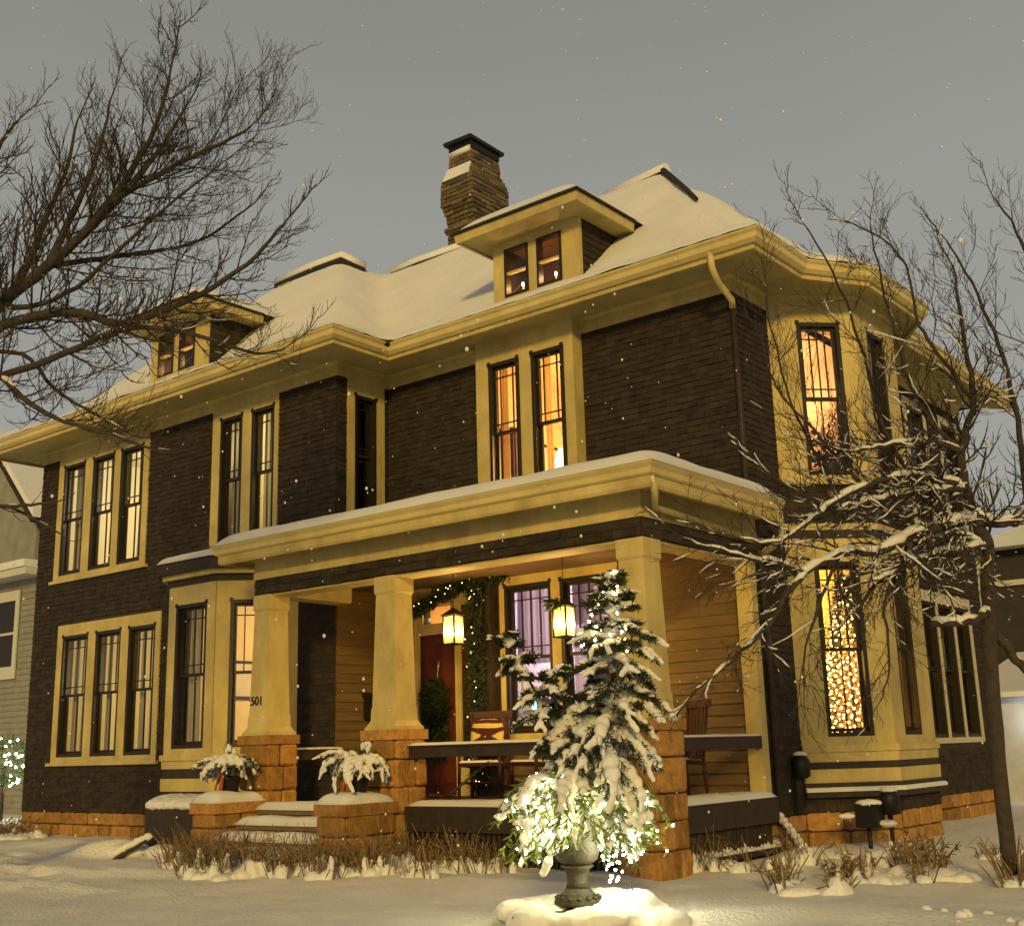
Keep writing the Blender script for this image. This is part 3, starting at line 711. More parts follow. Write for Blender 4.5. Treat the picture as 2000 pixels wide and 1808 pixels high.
# tall storm windows on the side wall beyond the bay
ops = [(5.08, 5.72, 1.22, 3.18), (5.8, 6.44, 1.22, 3.18), (6.52, 7.16, 1.22, 3.18)]
casing(PS, 4.98, 7.26, 1.14, 3.34, ops, m='whitetrim', t=.04)
for q in ops: window(PS, q[0], q[1], q[2], q[3], 'plain', curtains=((q[0]+.1, q[1]-.15, grey),))
# rooms behind the glass
room(PW, -13.2, -9.75, .8, 3.62, 3.0, (.55, .47, .28), 150, (1, .8, .46), lp=(-10.4, .6, 2.7))
room(PW, -13.2, -10.1, 4.0, 6.68, 2.8, (.62, .57, .4), 170, (1, .82, .5), lp=(-11.0, .4, 5.9))
room(PW, -8.7, -7.72, 4.0, 6.68, 1.2, (.35, .3, .2), 20, (1, .8, .45)); room(PW, -7.7, -6.3, 4.0, 6.68, 2.6, (.64, .57, .34), 130, (1, .82, .44))
room(PM, -4.4, -1.6, 4.0, 6.66, 3.0, (.74, .5, .24), 340, (1, .64, .27), lp=(-2.4, 1.7, 5.3))
room(PM, -3.75, -1.55, .8, 3.42, 3.2, (.55, .46, .5), 150, (1, .82, .78), lp=(-2.6, 1.4, 2.9))
room(PM, -5.2, -4.0, .66, 3.42, 1.2, (.5, .32, .14), 40, (1, .65, .25))
room(PR, -.8, -.05, 4.3, 6.5, .45, (.08, .07, .06), 0)
bayroom = {'s0': 0}
def poly_room(pts, z0, z1, col, name='room_lining'):
    key = tuple(col)
    if key not in RM: RM[key] = mat('room_paint', col, .9)
    mb = MB(); n = len(pts)
    for i in range(n-1): mb.quad((*pts[i], z0), (*pts[i+1], z0), (*pts[i+1], z1), (*pts[i], z1))
    mb.add([(*p, z0) for p in pts], [tuple(range(n))]); mb.add([(*p, z1) for p in pts], [tuple(range(n))])
    return mb.build(name, RM[key], HOUSE)
side_pts = [(-.15, .98), (-1.5, .98), (-1.5, 3.7), (-.15, 3.7), (.69, 2.9), (.69, 1.75), (-.1, .96)]
poly_room(side_pts[:4]+[(-.1, 3.72)], .7, 3.5, (.66, .45, .16)); poly_room(side_pts[:4]+[(-.1, 3.72)], 4.05, 6.6, (.66, .46, .27))
lamp('room_light', (-1.0, 3.0, 3.0), 90, (1, .62, .2)); lamp('room_light', (-.9, 2.9, 5.9), 95, (1, .6, .3))
poly_room([(-6.65, -.86), (-6.65, 1.6), (-9.0, 1.6), (-9.0, -.86)], .7, 3.62, (.66, .53, .3)); lamp('room_light', (-7.2, .9, 3.0), 120, (1, .74, .38))
room(PS, 4.9, 7.4, .8, 3.4, 2.0, (.08, .055, .045)); room(PS, 5.0, 7.7, 4.1, 6.5, 2.0, (.08, .06, .05), 3, (1, .8, .5))
# ---- bay slabs ---------------------------------------------------------------
def slab(name, pts, z0, z1, m, parent=HOUSE):
    n = len(pts); mb = MB()
    mb.add([(*p, z0) for p in pts]+[(*p, z1) for p in pts], [tuple(range(n))[::-1], tuple(range(n, 2*n))]+[(i, (i+1) % n, n+(i+1) % n, n+i) for i in range(n)])
    return mb.build(name, m, parent)
sb = [(-.12, .98), (.0, .98), (.72, 1.76), (.72, 2.9), (0, 3.65), (-.12, 3.65)]
for z0, z1 in ((.72, 1.0), (3.5, 4.06), (6.6, 6.66)): slab('bay_floor', sb, z0, z1, RM[(.66, .45, .16)])
wb = [(-9.02, -.95), (-8.32, -1.72), (-7.33, -1.72), (-6.62, -.95)]
for z0, z1 in ((.72, 1.0), (3.6, 3.78)): slab('bay_floor', wb, z0, z1, RM[(.66, .53, .3)])
# bay roof of the wing with its snow
def soft_snow(name, poly, zb, t, step, parent, edge=.02, rough=.02, m='snow', label=None):
    hs_ = height_sheet(poly, step, lambda x, y, d: zb+(0 if d == 0 else edge+t*min(1, d/(t*1.3))**.5+rough*fbm(x*2.3, y*2.3)), 1)
    # skirt down to a flat underside
    return hs_.build(name, X[m], parent, label)
br = slab('bay_roof', offset_path(wbay, .2)[:], 3.93, 3.96, X['roof'])
soft_snow('snow', offset_path([(-9.3, -.9)]+wbay[1:3]+[(-6.35, -.9)], .22), 3.955, .12, .07, br)

# ---- porch -------------------------------------------------------------------
YP, XP = -2.39, .1
ZFL = .66
# floor, skirt
mb = MB(); mb.box(-5.75, XP, YP+.06, -.001, .56, ZFL); mb.build('porch_floor', X['floor'], HOUSE)
mb = MB(); mb.box(-3.2, XP-.05, YP+.03, YP+.06, .4, ZFL-.004); mb.box(XP, XP+.03, YP+.3, -.0, .4, ZFL-.004); mb.build('floor_fascia', X['brownpaint'], HOUSE)
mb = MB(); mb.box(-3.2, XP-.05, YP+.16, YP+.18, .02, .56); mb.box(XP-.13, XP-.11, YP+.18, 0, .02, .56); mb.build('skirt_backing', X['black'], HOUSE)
mb = MB(); mb.box(-.022, .022, -.01, .01, 0, .34); slat = mb.mesh('slat', X['brownpaint'])
k = -3.16
while k < XP-.3: link('slat', slat, HOUSE, (k, YP+.09, .07)); k += .072
k = YP+.4
while k < -.08: link('slat', slat, HOUSE, (XP-.03, k, .07), (0, 0, math.pi/2)); k += .072
mb = MB(); mb.box(XP-.02, XP+.06, YP+.35, -.05, .1, .16); sk = mb.build('skirt_rail', X['brownpaint'], HOUSE)
# snow caught on the skirt rail between the slats
mb = MB(); k = YP+.38
while k < -.1:
    h = rnd(.03, .09); mb.add([(XP+.02, k, .16), (XP+.07, k, .16), (XP+.07, k+.072, .16), (XP+.02, k+.072, .16), (XP+.03, k+.036, .16+h)], [(0, 1, 4), (1, 2, 4), (2, 3, 4), (3, 0, 4), (3, 2, 1, 0)]); k += .072
mb.build('snow', X['snow'], sk, kind='stuff')
# snow blown in along the floor edges
fl = bpy.data.objects['porch_floor']
soft_snow('snow', [(-3.15, YP+.05), (-.3, YP+.05), (-.3, YP+.75), (-3.15, YP+.5)], ZFL, .035, .06, fl, rough=.012)
soft_snow('snow', [(-.45, YP+.5), (XP+.03, YP+.4), (XP+.03, -.02), (-.2, -.03)], ZFL, .045, .06, fl, rough=.012)
# steps with snow
stp = []
for i, (y0, y1, z1) in enumerate(((-2.62, YP+.05, .62), (-2.92, -2.62, .47), (-3.22, -2.92, .32), (-3.55, -3.22, .19))):
    xl = -5.3 if i < 3 else -5.36
    mb = MB(); mb.box(xl, -3.6, y0, -2.3, z1-.17, z1-.05); mb.box(xl-.0, -3.6, y0-.03, -2.3, z1-.05, z1)
    s_ = mb.build('step', X['step'], HOUSE)
    soft_snow('snow', [(xl-.02, y0-.06), (-3.59, y0-.06), (-3.59, y1+.04), (xl-.02, y1+.04)], z1, .07, .05, s_, rough=.02)
mb = MB(); mb.box(-5.3, -3.6, -3.2, -2.3, .0, .2); mb.build('step_base', X['mortar'], HOUSE)

# stone work: every stone its own part
def stone_mesh():
    b = bmesh.new(); bmesh.ops.create_cube(b, size=1)
    bmesh.ops.bevel(b, geom=b.edges[:], offset=.09, segments=1, affect='EDGES')
    for v in b.verts: v.co += Vector((rnd(-.025, .025), rnd(-.025, .025), rnd(-.02, .02)))
    me = bpy.data.meshes.new('stone'); b.to_mesh(me); b.free(); me.materials.append(X['stone']); return me
SM = [stone_mesh() for _ in range(7)]
def stone(parent, loc, size):
    return link('stone', random.choice(SM), parent, loc, None, (size[0], size[1], size[2]))
def stone_block(name, x0, x1, y0, y1, z0, z1, courses, parent, label=None, cap=None, nfx=2, nfy=2):
    mb = MB(); mb.box(x0+.03, x1-.03, y0+.03, y1-.03, z0, z1); core = mb.build(name, X['mortar'], parent, label)
    z = z0; hs_ = [rnd(.8, 1.25) for _ in range(courses)]; tot = sum(hs_)
    for i, h in enumerate(hs_):
        h = h/tot*(z1-z0)
        for face in range(4):
            L_ = (x1-x0) if face in (0, 2) else (y1-y0); n = (nfx if face in (0, 2) else nfy); n = max(1, n+(random.choice((0, 0, -1, 1)) if n > 1 else random.choice((0, 1))))
            cuts = [0]+sorted(min(.85, max(.15, (k+1)/n+rnd(-.14, .14)/n)) for k in range(n-1))+[1]
            for a_, b_ in zip(cuts, cuts[1:]):
                w = (b_-a_)*L_-.014; c = (a_+b_)/2*L_; q = rnd(-.008, .012)
                if face == 0: stone(core, (x0+c, y0+.05-q, z+h/2), (w, .14, h-.014))
                elif face == 2: stone(core, (x0+c, y1-.05, z+h/2), (w, .14, h-.014))
                elif face == 1: stone(core, (x1-.05+q, y0+c, z+h/2), (.14, w, h-.014))
                else: stone(core, (x0+.05, y0+c, z+h/2), (.14, w, h-.014))
        z += h
    if cap:
        mb = MB(); o_ = cap[0]; mb.box(x0-o_, x1+o_, y0-o_, y1+o_, z1, z1+cap[1]); cp = mb.build('cap_stone', X['stone'], core)
    return core
cols = []
def column(cx, cyc, pier_z0, label):
    h0, h1, hb = .175, .145, .235
    pr = stone_block('column_pier', cx-.245, cx+.245, cyc-.245, cyc+.245, pier_z0, 1.37, 5 if pier_z0 < .2 else 4, HOUSE, None, (.025, .11), 1, 2)
    mb = MB(); mb.frust(cx, cyc, 1.48, hb, 1.515, hb)
    mb.hexa([(cx-hb+.01, cyc-hb+.01, 1.516), (cx+hb-.01, cyc-hb+.01, 1.516), (cx+hb-.01, cyc+hb-.01, 1.516), (cx-hb+.01, cyc+hb-.01, 1.516), (cx-h0-.012, cyc-h0-.012, 1.585), (cx+h0+.012, cyc-h0-.012, 1.585), (cx+h0+.012, cyc+h0+.012, 1.585), (cx-h0-.012, cyc+h0+.012, 1.585)])
    mb.frust(cx, cyc, 1.585, h0+.012, 1.72, h0+.008); mb.frust(cx, cyc, 1.72, h0, 3.0, h1); mb.frust(cx, cyc, 3.0, h1, 3.03, h1+.016); mb.frust(cx, cyc, 3.03, h1+.016, 3.209, h1+.016)
    return mb.build('column', X['cream'], HOUSE, label)
cyc = YP+.147
c1 = column(-5.59, cyc, .05, 'cream tapered column with house number 501 on its front')
c2 = column(-3.42, cyc, .05, 'middle cream tapered porch column beside the steps')
c3 = column(-.045, cyc, .02, 'cream tapered column at the right porch corner')
# house number
def text_mesh(txt, size, depth):
    cu = bpy.data.curves.new('house_number', 'FONT'); cu.body = txt; cu.size = size; cu.extrude = depth; cu.offset = .0016
    t = bpy.data.objects.new('tmp_text', cu); COL.objects.link(t)
    dg = bpy.context.evaluated_depsgraph_get(); me = bpy.data.meshes.new_from_object(t.evaluated_get(dg)); bpy.data.objects.remove(t)
    return me
me = text_mesh('501', .155, .006); me.materials.clear(); me.materials.append(X['black'])
# beams, frieze, cornice
PPATH = [(-5.75, -1.02), (-5.75, YP), (XP, YP), (XP, -.01)]
mb = MB(); sweep(mb, PPATH, [(-.3, 3.215), (-.012, 3.215), (-.012, 3.41), (-.3, 3.41)]); bm_ = mb.build('porch_beam', X['brownpaint'], HOUSE)
shingle_wall(Pl((0, YP+.01), (1, 0), (0, -1)), -5.74, XP-.01, 3.222, 3.41, [], bm_, .095)
shingle_wall(Pl((XP-.01, 0), (0, 1), (1, 0)), YP+.01, -.02, 3.222, 3.41, [], bm_, .095)
mb = MB(); sweep(mb, PPATH, [(-.33, 3.19), (-.03, 3.19), (-.03, 3.214), (-.33, 3.214)]); mb.build('beam_soffit', X['cream'], HOUSE)
mb = MB(); sweep(mb, PPATH, [(-.34, 3.214), (-.302, 3.214), (-.302, 3.42), (-.34, 3.42)]); mb.build('inner_beam', X['cream2'], HOUSE)
mb = MB(); mb.box(-5.75, XP-.3, YP+.3, -.02, 3.425, 3.45); mb.build('porch_ceiling', X['clap'], HOUSE)
mb = MB(); sweep(mb, PPATH, [(-.05, 3.412), (.012, 3.412), (.012, 3.5), (-.05, 3.5)]); mb.build('frieze_board', X['cream'], HOUSE)
mb = MB(); sweep(mb, PPATH, [(-.05, 3.503), (.004, 3.503), (.004, 3.69), (-.05, 3.69)]); mb.build('frieze_board', X['cream'], HOUSE)
mb = MB(); sweep(mb, PPATH, [(-.05, 3.692), (.3, 3.668), (.3, 3.7), (-.05, 3.73)]); mb.build('porch_soffit', X['cream2'], HOUSE)
mb = MB(); sweep(mb, PPATH, [(.27, 3.61), (.315, 3.61), (.33, 3.64), (.33, 3.72), (.27, 3.72)]); mb.build('porch_fascia', X['cream'], HOUSE)
mb = MB(); sweep(mb, PPATH, [(.25, 3.722), (.34, 3.722), (.365, 3.74), (.375, 3.79), (.41, 3.83), (.41, 3.85), (.25, 3.85)]); mb.build('porch_gutter', X['gutter'], HOUSE)
o4 = offset_path(PPATH, .39)
pr_poly = [(-6.14, -.7), o4[1], o4[2], (o4[2][0], -.02), (-5.7, -.02)]
def zp(x, y): return 3.85+min((y-o4[1][1])*.16, (o4[2][0]-x)*.3, (x-o4[1][0])*.3, .36)
hs_ = height_sheet(pr_poly, .25, lambda x, y, d: zp(x, y)); prf = hs_.build('porch_roof', X['roof'], HOUSE)
hs_ = height_sheet(offset_path(pr_poly, .03, True), .09, lambda x, y, d: zp(x, y)+(.0 if d == 0 else .03+.11*min(1, d/.22)**.5+.02*fbm(x*1.3, y*1.3)), 2); hs_.build('snow', X['snow'], prf)
# rails
def rail(name, x0, x1, y0, y1):
    mb = MB(); mb.box(x0, x1, y0, y1, 1.17, 1.285); r_ = mb.build(name, X['brownpaint'], HOUSE)
    mb = MB(); mb.box(x0-.0, x1, y0-.02, y1+.02, 1.285, 1.3); mb.build('rail_cap', X['brownpaint'], r_)
    soft_snow('snow', [(x0, y0-.02), (x1, y0-.02), (x1, y1+.02), (x0, y1+.02)], 1.3, .022, .04, r_, edge=.008, rough=.006)
rail('porch_rail', -3.17, -.3, YP+.1, YP+.2); rail('porch_rail', -.05, .05, YP+.41, -.12); rail('porch_rail', -5.66, -5.56, YP+.41, -1.02)
# flanking piers of the steps
for x0, nm_ in ((-5.75, 'pier left of the steps'), (-3.6, 'pier right of the steps')):
    pr = stone_block('step_pier', x0, x0+.43, -3.22, -2.5, 0.0, .6, 3, HOUSE, None, (.03, .12), 1, 2)
    soft_snow('snow', [(x0-.03, -3.25), (x0+.46, -3.25), (x0+.46, -2.5), (x0-.03, -2.5)], .72, .1, .04, pr, rough=.04)
# foundation stones
def found(P, s0, s1, z0, z1, nm_='foundation'):
    mb = MB(); P.box(mb, s0, s1, -.2, -.03, z0-.2, z1); core = mb.build(nm_, X['mortar'], HOUSE)
    rows = max(1, round((z1-z0)/.19)); h = (z1-z0)/rows
    for r_ in range(rows):
        s = s0
        while s < s1-.02:
            w = rnd(.3, .62); e_ = min(s+w, s1)
            if s1-e_ < .15: e_ = s1
            c = P.p((s+e_)/2, -.04+rnd(-.008, .008), z0+h*(r_+.5))
            o = link('stone', random.choice(SM), core, c, (0, 0, math.atan2(P.u.y, P.u.x)), (e_-s-.014, .12, h-.014)); s = e_
    return core
found(PW, -13.5, -9.0, .05, .43); found(F1, 0, 1.131, .02, .44); found(F2, 1.7, 2.95, .02, .44); found(F3, 0, 1.131, .02, .44); found(PS, 0, .9, .05, .43); found(PS, 3.75, 7.9, .05, .43)
found(PW, -9.0, -5.75, .05, .43)
mb = MB(); mb.box(-.3, .0, -.1, .02, .02, .44); found(PM, -.05, .02, .05, .43)
# ledge snow on the side bay and gutter snow
mb = MB(); sweep(mb, sbay, [(.03, .662), (.1, .662), (.105, .69), (.08, .71), (.04, .71)]); mb.build('ledge_snow', X['snow'], HOUSE)

# house number on the left column
th_ = math.atan2(.03, 1.28)
nb = link('house_number', me, c1, (-5.74, YP-.029, 1.845), (math.pi/2-th_, 0, 0)); nb['label'] = 'black house number 501'
# ---- downspouts ---------------------------------------------------------------
mb = MB(); mb.tube([(.16, -.72, 6.7), (.16, -.7, 6.52), (.14, -.55, 6.4), (.08, -.12, 6.31), (.05, -.06, 6.24)], .04, n=8); mb.build('downspout', X['gutter'], HOUSE)
mb = MB(); mb.tube([(.05, -.05, 6.2), (.055, -.05, 3.3)], .035, n=8); mb.build('downspout', X['brownpaint'], HOUSE)
mb = MB(); mb.tube([(XP+.32, YP-.3, 3.72), (XP+.3, YP-.2, 3.58), (XP+.1, YP+.1, 3.5), (XP+.06, -.35, 3.44)], .035, n=8); mb.build('downspout', X['gutter'], HOUSE)
mb = MB(); mb.tube([(XP+.36, -.12, 3.72), (XP+.36, -.06, 3.5), (XP+.28, -.02, 3.4), (.12, .05, 3.28)], .04, n=8); mb.build('downspout', X['gutter'], HOUSE)
mb = MB(); mb.tube([(.1, .12, 3.3), (.06, .15, 3.2), (.06, .15, .35)], .035, n=8); mb.build('downspout', X['brownpaint'], HOUSE)

# ---- front door ----------------------------------------------------------------
mb = MB()
s0, s1, z0, z1 = -5.12, -4.45, .67, 2.78
PM.box(mb, s0, s1, -.1, -.05, z0, z1)
dr = mb.build('front_door', X['door'], HOUSE, 'dark red varnished front door')
for (a_, b_, c_, e_) in ((.09, .29, 1.35, 2.0), (.38, .58, 1.35, 2.0), (.09, .29, .12, 1.15), (.38, .58, .12, 1.15)):
    mb = MB(); q = (s0+a_, s0+b_, z0+c_, z0+e_); P = PM
    mb.hexa([P.p(q[0], -.035, q[2]), P.p(q[1], -.035, q[2]), P.p(q[1], -.05, q[2]), P.p(q[0], -.05, q[2]), P.p(q[0], -.035, q[3]), P.p(q[1], -.035, q[3]), P.p(q[1], -.05, q[3]), P.p(q[0], -.05, q[3])])
    k_ = .03; mb.hexa([P.p(q[0]+k_, -.02, q[2]+k_), P.p(q[1]-k_, -.02, q[2]+k_), P.p(q[1]-k_, -.034, q[2]+k_), P.p(q[0]+k_, -.034, q[2]+k_), P.p(q[0]+k_, -.02, q[3]-k_), P.p(q[1]-k_, -.02, q[3]-k_), P.p(q[1]-k_, -.034, q[3]-k_), P.p(q[0]+k_, -.034, q[3]-k_)])
    mb.build('door_panel', X['door'], dr)
X['brass'] = mat('brass', (.75, .6, .35), .3); X['brass'].node_tree.nodes['Principled BSDF'].inputs['Metallic'].default_value = .8
mb = MB(); q = PM.p(s0+.335, -.03, 2.38); mb.tube([(q[0], q[1], q[2]+.05), (q[0]+.015, q[1]-.04, q[2]+.02), (q[0]+.015, q[1]-.05, q[2]-.06), (q[0], q[1]-.03, q[2]-.09)], .012, n=6); mb.build('knocker', X['brass'], dr)
mb = MB(); mb.quad(PM.p(-5.04, -.05, 2.94), PM.p(-4.53, -.05, 2.94), PM.p(-4.53, -.05, 3.17), PM.p(-5.04, -.05, 3.17)); mb.build('transom_pane', X['glass'], HOUSE)
mb = MB(); mb.quad(PM.p(-4.35, -.05, 1.11), PM.p(-4.21, -.05, 1.11), PM.p(-4.21, -.05, 3.14), PM.p(-4.35, -.05, 3.14)); mb.build('sidelight_pane', X['glass'], HOUSE)
# dark pilaster between door and windows that carries the garland
mb = MB(); PM.box(mb, -4.0, -3.72, .002, .16, ZFL, 3.42); mb.build('pilaster', X['brownpaint'], HOUSE)
# ------------------------------------------------------------------ snow lumps and foliage helpers
def blob_mesh(name, balls, voxel, m, smooth_it=2):
    """ellipsoids melted together with a voxel remesh. balls: (centre, (rx,ry,rz), z-rotation)"""
    mb = MB()
    for c, r, rz in balls:
        q = MB(); q.ball((0, 0, 0), r, 10, 7); ca, sa = math.cos(rz), math.sin(rz)
        mb.add([(c[0]+x*ca-y*sa, c[1]+x*sa+y*ca, c[2]+z) for x, y, z in q.v], q.f, True)
    t = bpy.data.objects.new('tmp_blob', mb.mesh('tmp_blob', m)); COL.objects.link(t)
    r_ = t.modifiers.new('r', 'REMESH'); r_.mode = 'VOXEL'; r_.voxel_size = voxel; r_.use_smooth_shade = True
    if smooth_it:
        s_ = t.modifiers.new('s', 'SMOOTH'); s_.iterations = smooth_it; s_.factor = .5
    dg = bpy.context.evaluated_depsgraph_get(); me = bpy.data.meshes.new_from_object(t.evaluated_get(dg)); me.name = name
    bpy.data.objects.remove(t)
    me.materials.clear(); me.materials.append(m)
    nl = [v.normal.copy() for v in me.vertices]
    for v, n_ in zip(me.vertices, nl):
        q = v.co*22; v.co += n_*(voxel*.55*noise.noise(q)+voxel*.3*noise.noise(q*2.7))
    me.polygons.foreach_set('use_smooth', [True]*len(me.polygons))
    return me
def blade(mb, p, d, ln, w, side=None):
    p = Vector(p); d = Vector(d).normalized(); s_ = side or d.orthogonal()
    s_ = (s_-d*s_.dot(d)).normalized()*w
    q = p+d*ln*.55+Vector((0, 0, -.02*ln)); e_ = p+d*ln
    mb.add([p-s_*.5, p+s_*.5, q+s_*.6, e_, q-s_*.6], [(0, 1, 2, 4), (4, 2, 3)])
def rdir(): 
    v = Vector((random.gauss(0, 1), random.gauss(0, 1), random.gauss(0, 1))); return v.normalized()
def droop_path(p, d, ln, droop, n=6, jit=.04):
    p = Vector(p); d = Vector(d).normalized(); pts = [p.copy()]; st = ln/n
    for i in range(n):
        d = (d+Vector((rnd(-jit, jit), rnd(-jit, jit), -droop/n+rnd(-jit, jit)))).normalized(); p = p+d*st; pts.append(p.copy())
    return pts
def needles_on(mb, pts, per, ln, w, spread=1.0, fwd=.6):
    for i in range(len(pts)-1):
        a_, b_ = pts[i], pts[i+1]; d = (b_-a_)
        if d.length < 1e-6: continue
        d.normalize()
        for _ in range(per):
            q = a_.lerp(b_, random.random()); r_ = rdir(); r_ = (r_-d*r_.dot(d)).normalized()
            blade(mb, q, d*fwd+r_*spread, ln*rnd(.6, 1.2), w, rdir())

BULB_W = emit('cool_white_bulb', (1, .97, .74), 70)
BULB_Y = emit('warm_white_bulb', (1, .72, .3), 45)
def bulbs(name, pts, r, m, parent):
    mb = MB()
    for p in pts: mb.ball(p, r*rnd(.85, 1.2), 6, 4)
    o = mb.build(name, m, parent, kind='stuff'); return o

# ------------------------------------------------------------------ urn on its plinth with lit spruce
ux, uy, uz = 1.07, -4.99, .21
PLn = thing('plinth', 'low dark plinth buried in snow under the cast-iron urn', 'plinth', (ux, uy, .0))
mb = MB(); ca, sa = math.cos(.62), math.sin(.62)
def rot(x, y): return (ux+x*ca-y*sa, uy+x*sa+y*ca)
pts = [rot(-.44, -.4), rot(.3, -.34), rot(.36, .36), rot(-.4, .4)]
mb.add([(*p, -.1) for p in pts]+[(*p, .15) for p in pts], [(3, 2, 1, 0), (4, 5, 6, 7), (0, 1, 5, 4), (1, 2, 6, 5), (2, 3, 7, 6), (3, 0, 4, 7)]); mb.build('block', X['black'], PLn)
bl = []
for _ in range(46):
    a_, r_ = rnd(0, 6.28), rnd(.14, .5)**.9; x, y = r_*math.cos(a_)*1.0, r_*math.sin(a_)*1.0
    x, y = max(-.46, min(.5, x)), max(-.38, min(.5, y)); q = rot(x, y)
    if x < .0 and y < -.05 and abs(y+.2) < .1 and x > -.3: continue
    bl.append(((q[0], q[1], .12+.03*fbm(x*3, y*3)), (rnd(.13, .2), rnd(.13, .2), rnd(.05, .1)), rnd(0, 3)))
bl += [((*rot(.42, -.02), .1), (.17, .3, .17), .62), ((*rot(.25, .2), .13), (.25, .25, .12), 0), ((*rot(-.3, -.33), .11), (.22, .12, .075), .62), ((*rot(.1, -.36), .09), (.3, .12, .08), .62), ((*rot(.55, -.2), .04), (.25, .3, .12), .62)]
link('snow', blob_mesh('snow', bl, .022, X['snow'], 5), PLn)
URN = thing('urn', 'dark cast-iron urn on a snowy plinth in front of the porch', 'urn', (ux, uy, uz-.03))
mb = MB(); mb.lathe((ux, uy, uz-.04), [(.165, 0), (.17, .015), (.165, .035), (.13, .05), (.12, .075), (.1, .09), (.085, .11)], 20, False); mb.build('foot', X['iron'], URN)
mb = MB(); mb.lathe((ux, uy, uz-.04), [(.085, .11), (.075, .15), (.075, .2), (.09, .235), (.12, .255), (.1, .265)], 20); mb.build('stem', X['iron'], URN)
mb = MB(); mb.lathe((ux, uy, uz-.04), [(.1, .265), (.145, .3), (.165, .36), (.165, .42), (.15, .5), (.155, .56), (.19, .6), (.2, .62), (.18, .625), (.15, .59)], 20); mb.build('bowl', X['iron'], URN)
mb = MB()
for k in range(14):
    t = 2*math.pi*k/14; mb.tube([(ux+.16*math.cos(t), uy+.16*math.sin(t), uz+.0), (ux+.135*math.cos(t), uy+.135*math.sin(t), uz+.018)], .016, n=5)
mb.build('gadroon', X['iron'], URN, kind='stuff')

SPR = thing('potted_spruce', 'snow-laden spruce boughs rising from the urn', 'spruce', (ux, uy, uz+.6))
base = Vector((ux+.05, uy+.04, uz+.5))
stems = [(base, Vector((1.42, -4.92, 2.42)), 1.0, 17), (base, Vector((.72, -5.28, 2.03)), .5, 10), (base, Vector((1.02, -5.12, 1.75)), .55, 9)]
nd, wd = MB(), MB(); snowb = []
def snow_branch(pts, w0, out, fingers=3, skip=.12):
    """a pillow of snow lying along a drooping branch, with lobes running out over its side twigs"""
    k = len(pts)-1
    for i in range(1, k+1):
        if random.random() < skip: continue
        a_, b2 = pts[i-1], pts[i]; q = a_.lerp(b2, .5); dd = b2-a_; f_ = math.sin(math.pi*(.18+.68*i/k)); r_ = w0*f_*rnd(.8, 1.25)
        out.append(((q.x, q.y, q.z+r_*.35), (max(dd.length*.72, r_*.9), r_, r_*.55+abs(dd.z)*.42), math.atan2(dd.y, dd.x)))
    for _ in range(fingers):
        i = random.randint(max(1, k//2), k); dd = (pts[i]-pts[i-1]).normalized(); sd_ = dd.cross(Vector((0, 0, 1)))
        if sd_.length < .05: continue
        sd_ = sd_.normalized()*random.choice((-1, 1)); d = (dd+sd_*rnd(.4, 1.1)+Vector((0, 0, rnd(-.7, -.1)))).normalized(); L_ = w0*rnd(1.2, 2.2)
        for t in (.35, .7, 1.0):
            q = pts[i]+d*L_*t+Vector((0, 0, .01)); r_ = w0*.42*(1.25-t*.7); out.append(((q.x, q.y, q.z), (L_*.28, r_, r_*.7+abs(d.z)*L_*.2), math.atan2(d.y, d.x)))
for si, (b0, tp, wid, nw) in enumerate(stems):
    mid = b0.lerp(tp, .5)+Vector((.06 if si else .1, .05, 0))
    path = [b0, b0.lerp(mid, .5), mid, mid.lerp(tp, .5), tp]; wd.tube(path, .022, .006, n=5)
    nw = (15, 9, 8)[si]
    for w_ in range(nw):
        t = .12+.86*w_/(nw-1)
        f_ = t*4; i_ = min(3, int(f_)); c = path[i_].lerp(path[i_+1], f_-i_)
        if si == 0: ln = (.52*(1-t)**.7+.08)*(1.0 if t > .25 else .85)
        else: ln = .3*(1-t)**.6+.08
        nbr = 7 if si == 0 else 4
        for b_ in range(nbr):
            az = 2*math.pi*b_/nbr+w_*.9+rnd(-.35, .35); ell = ln*rnd(.7, 1.2)
            d = Vector((math.cos(az), math.sin(az), rnd(.0, .35)+.6*t))
            pts = droop_path(c+Vector((0, 0, rnd(-.05, .05))), d, ell, 1.9*(1-t)+.4, 6)
            wd.tube(pts, .008, .003, n=4)
            needles_on(nd, pts, 9, .055, .006, 1.0, .8)
            for i in range(2, 6):
                for s_ in (-1, 1):
                    dd = (pts[i]-pts[i-1]).normalized(); sd_ = dd.cross(Vector((0, 0, 1))).normalized()*s_
                    tw = droop_path(pts[i], dd*.8+sd_*.8, ell*.34*(1.15-i/7)+.03, .6, 3); wd.tube(tw, .004, .002, n=3); needles_on(nd, tw, 8, .045, .006, 1.0, .8)
            if random.random() < .86: snow_branch(pts, (.032+.055*ell)*(1 if si == 0 else .9), snowb, 3 if ell > .2 else 2)
nd.build('needles', X['dkgreen'], SPR, kind='stuff'); wd.build('branches', X['bark'], SPR)
link('snow', blob_mesh('snow', snowb, .011, X['snow'], 3), SPR)
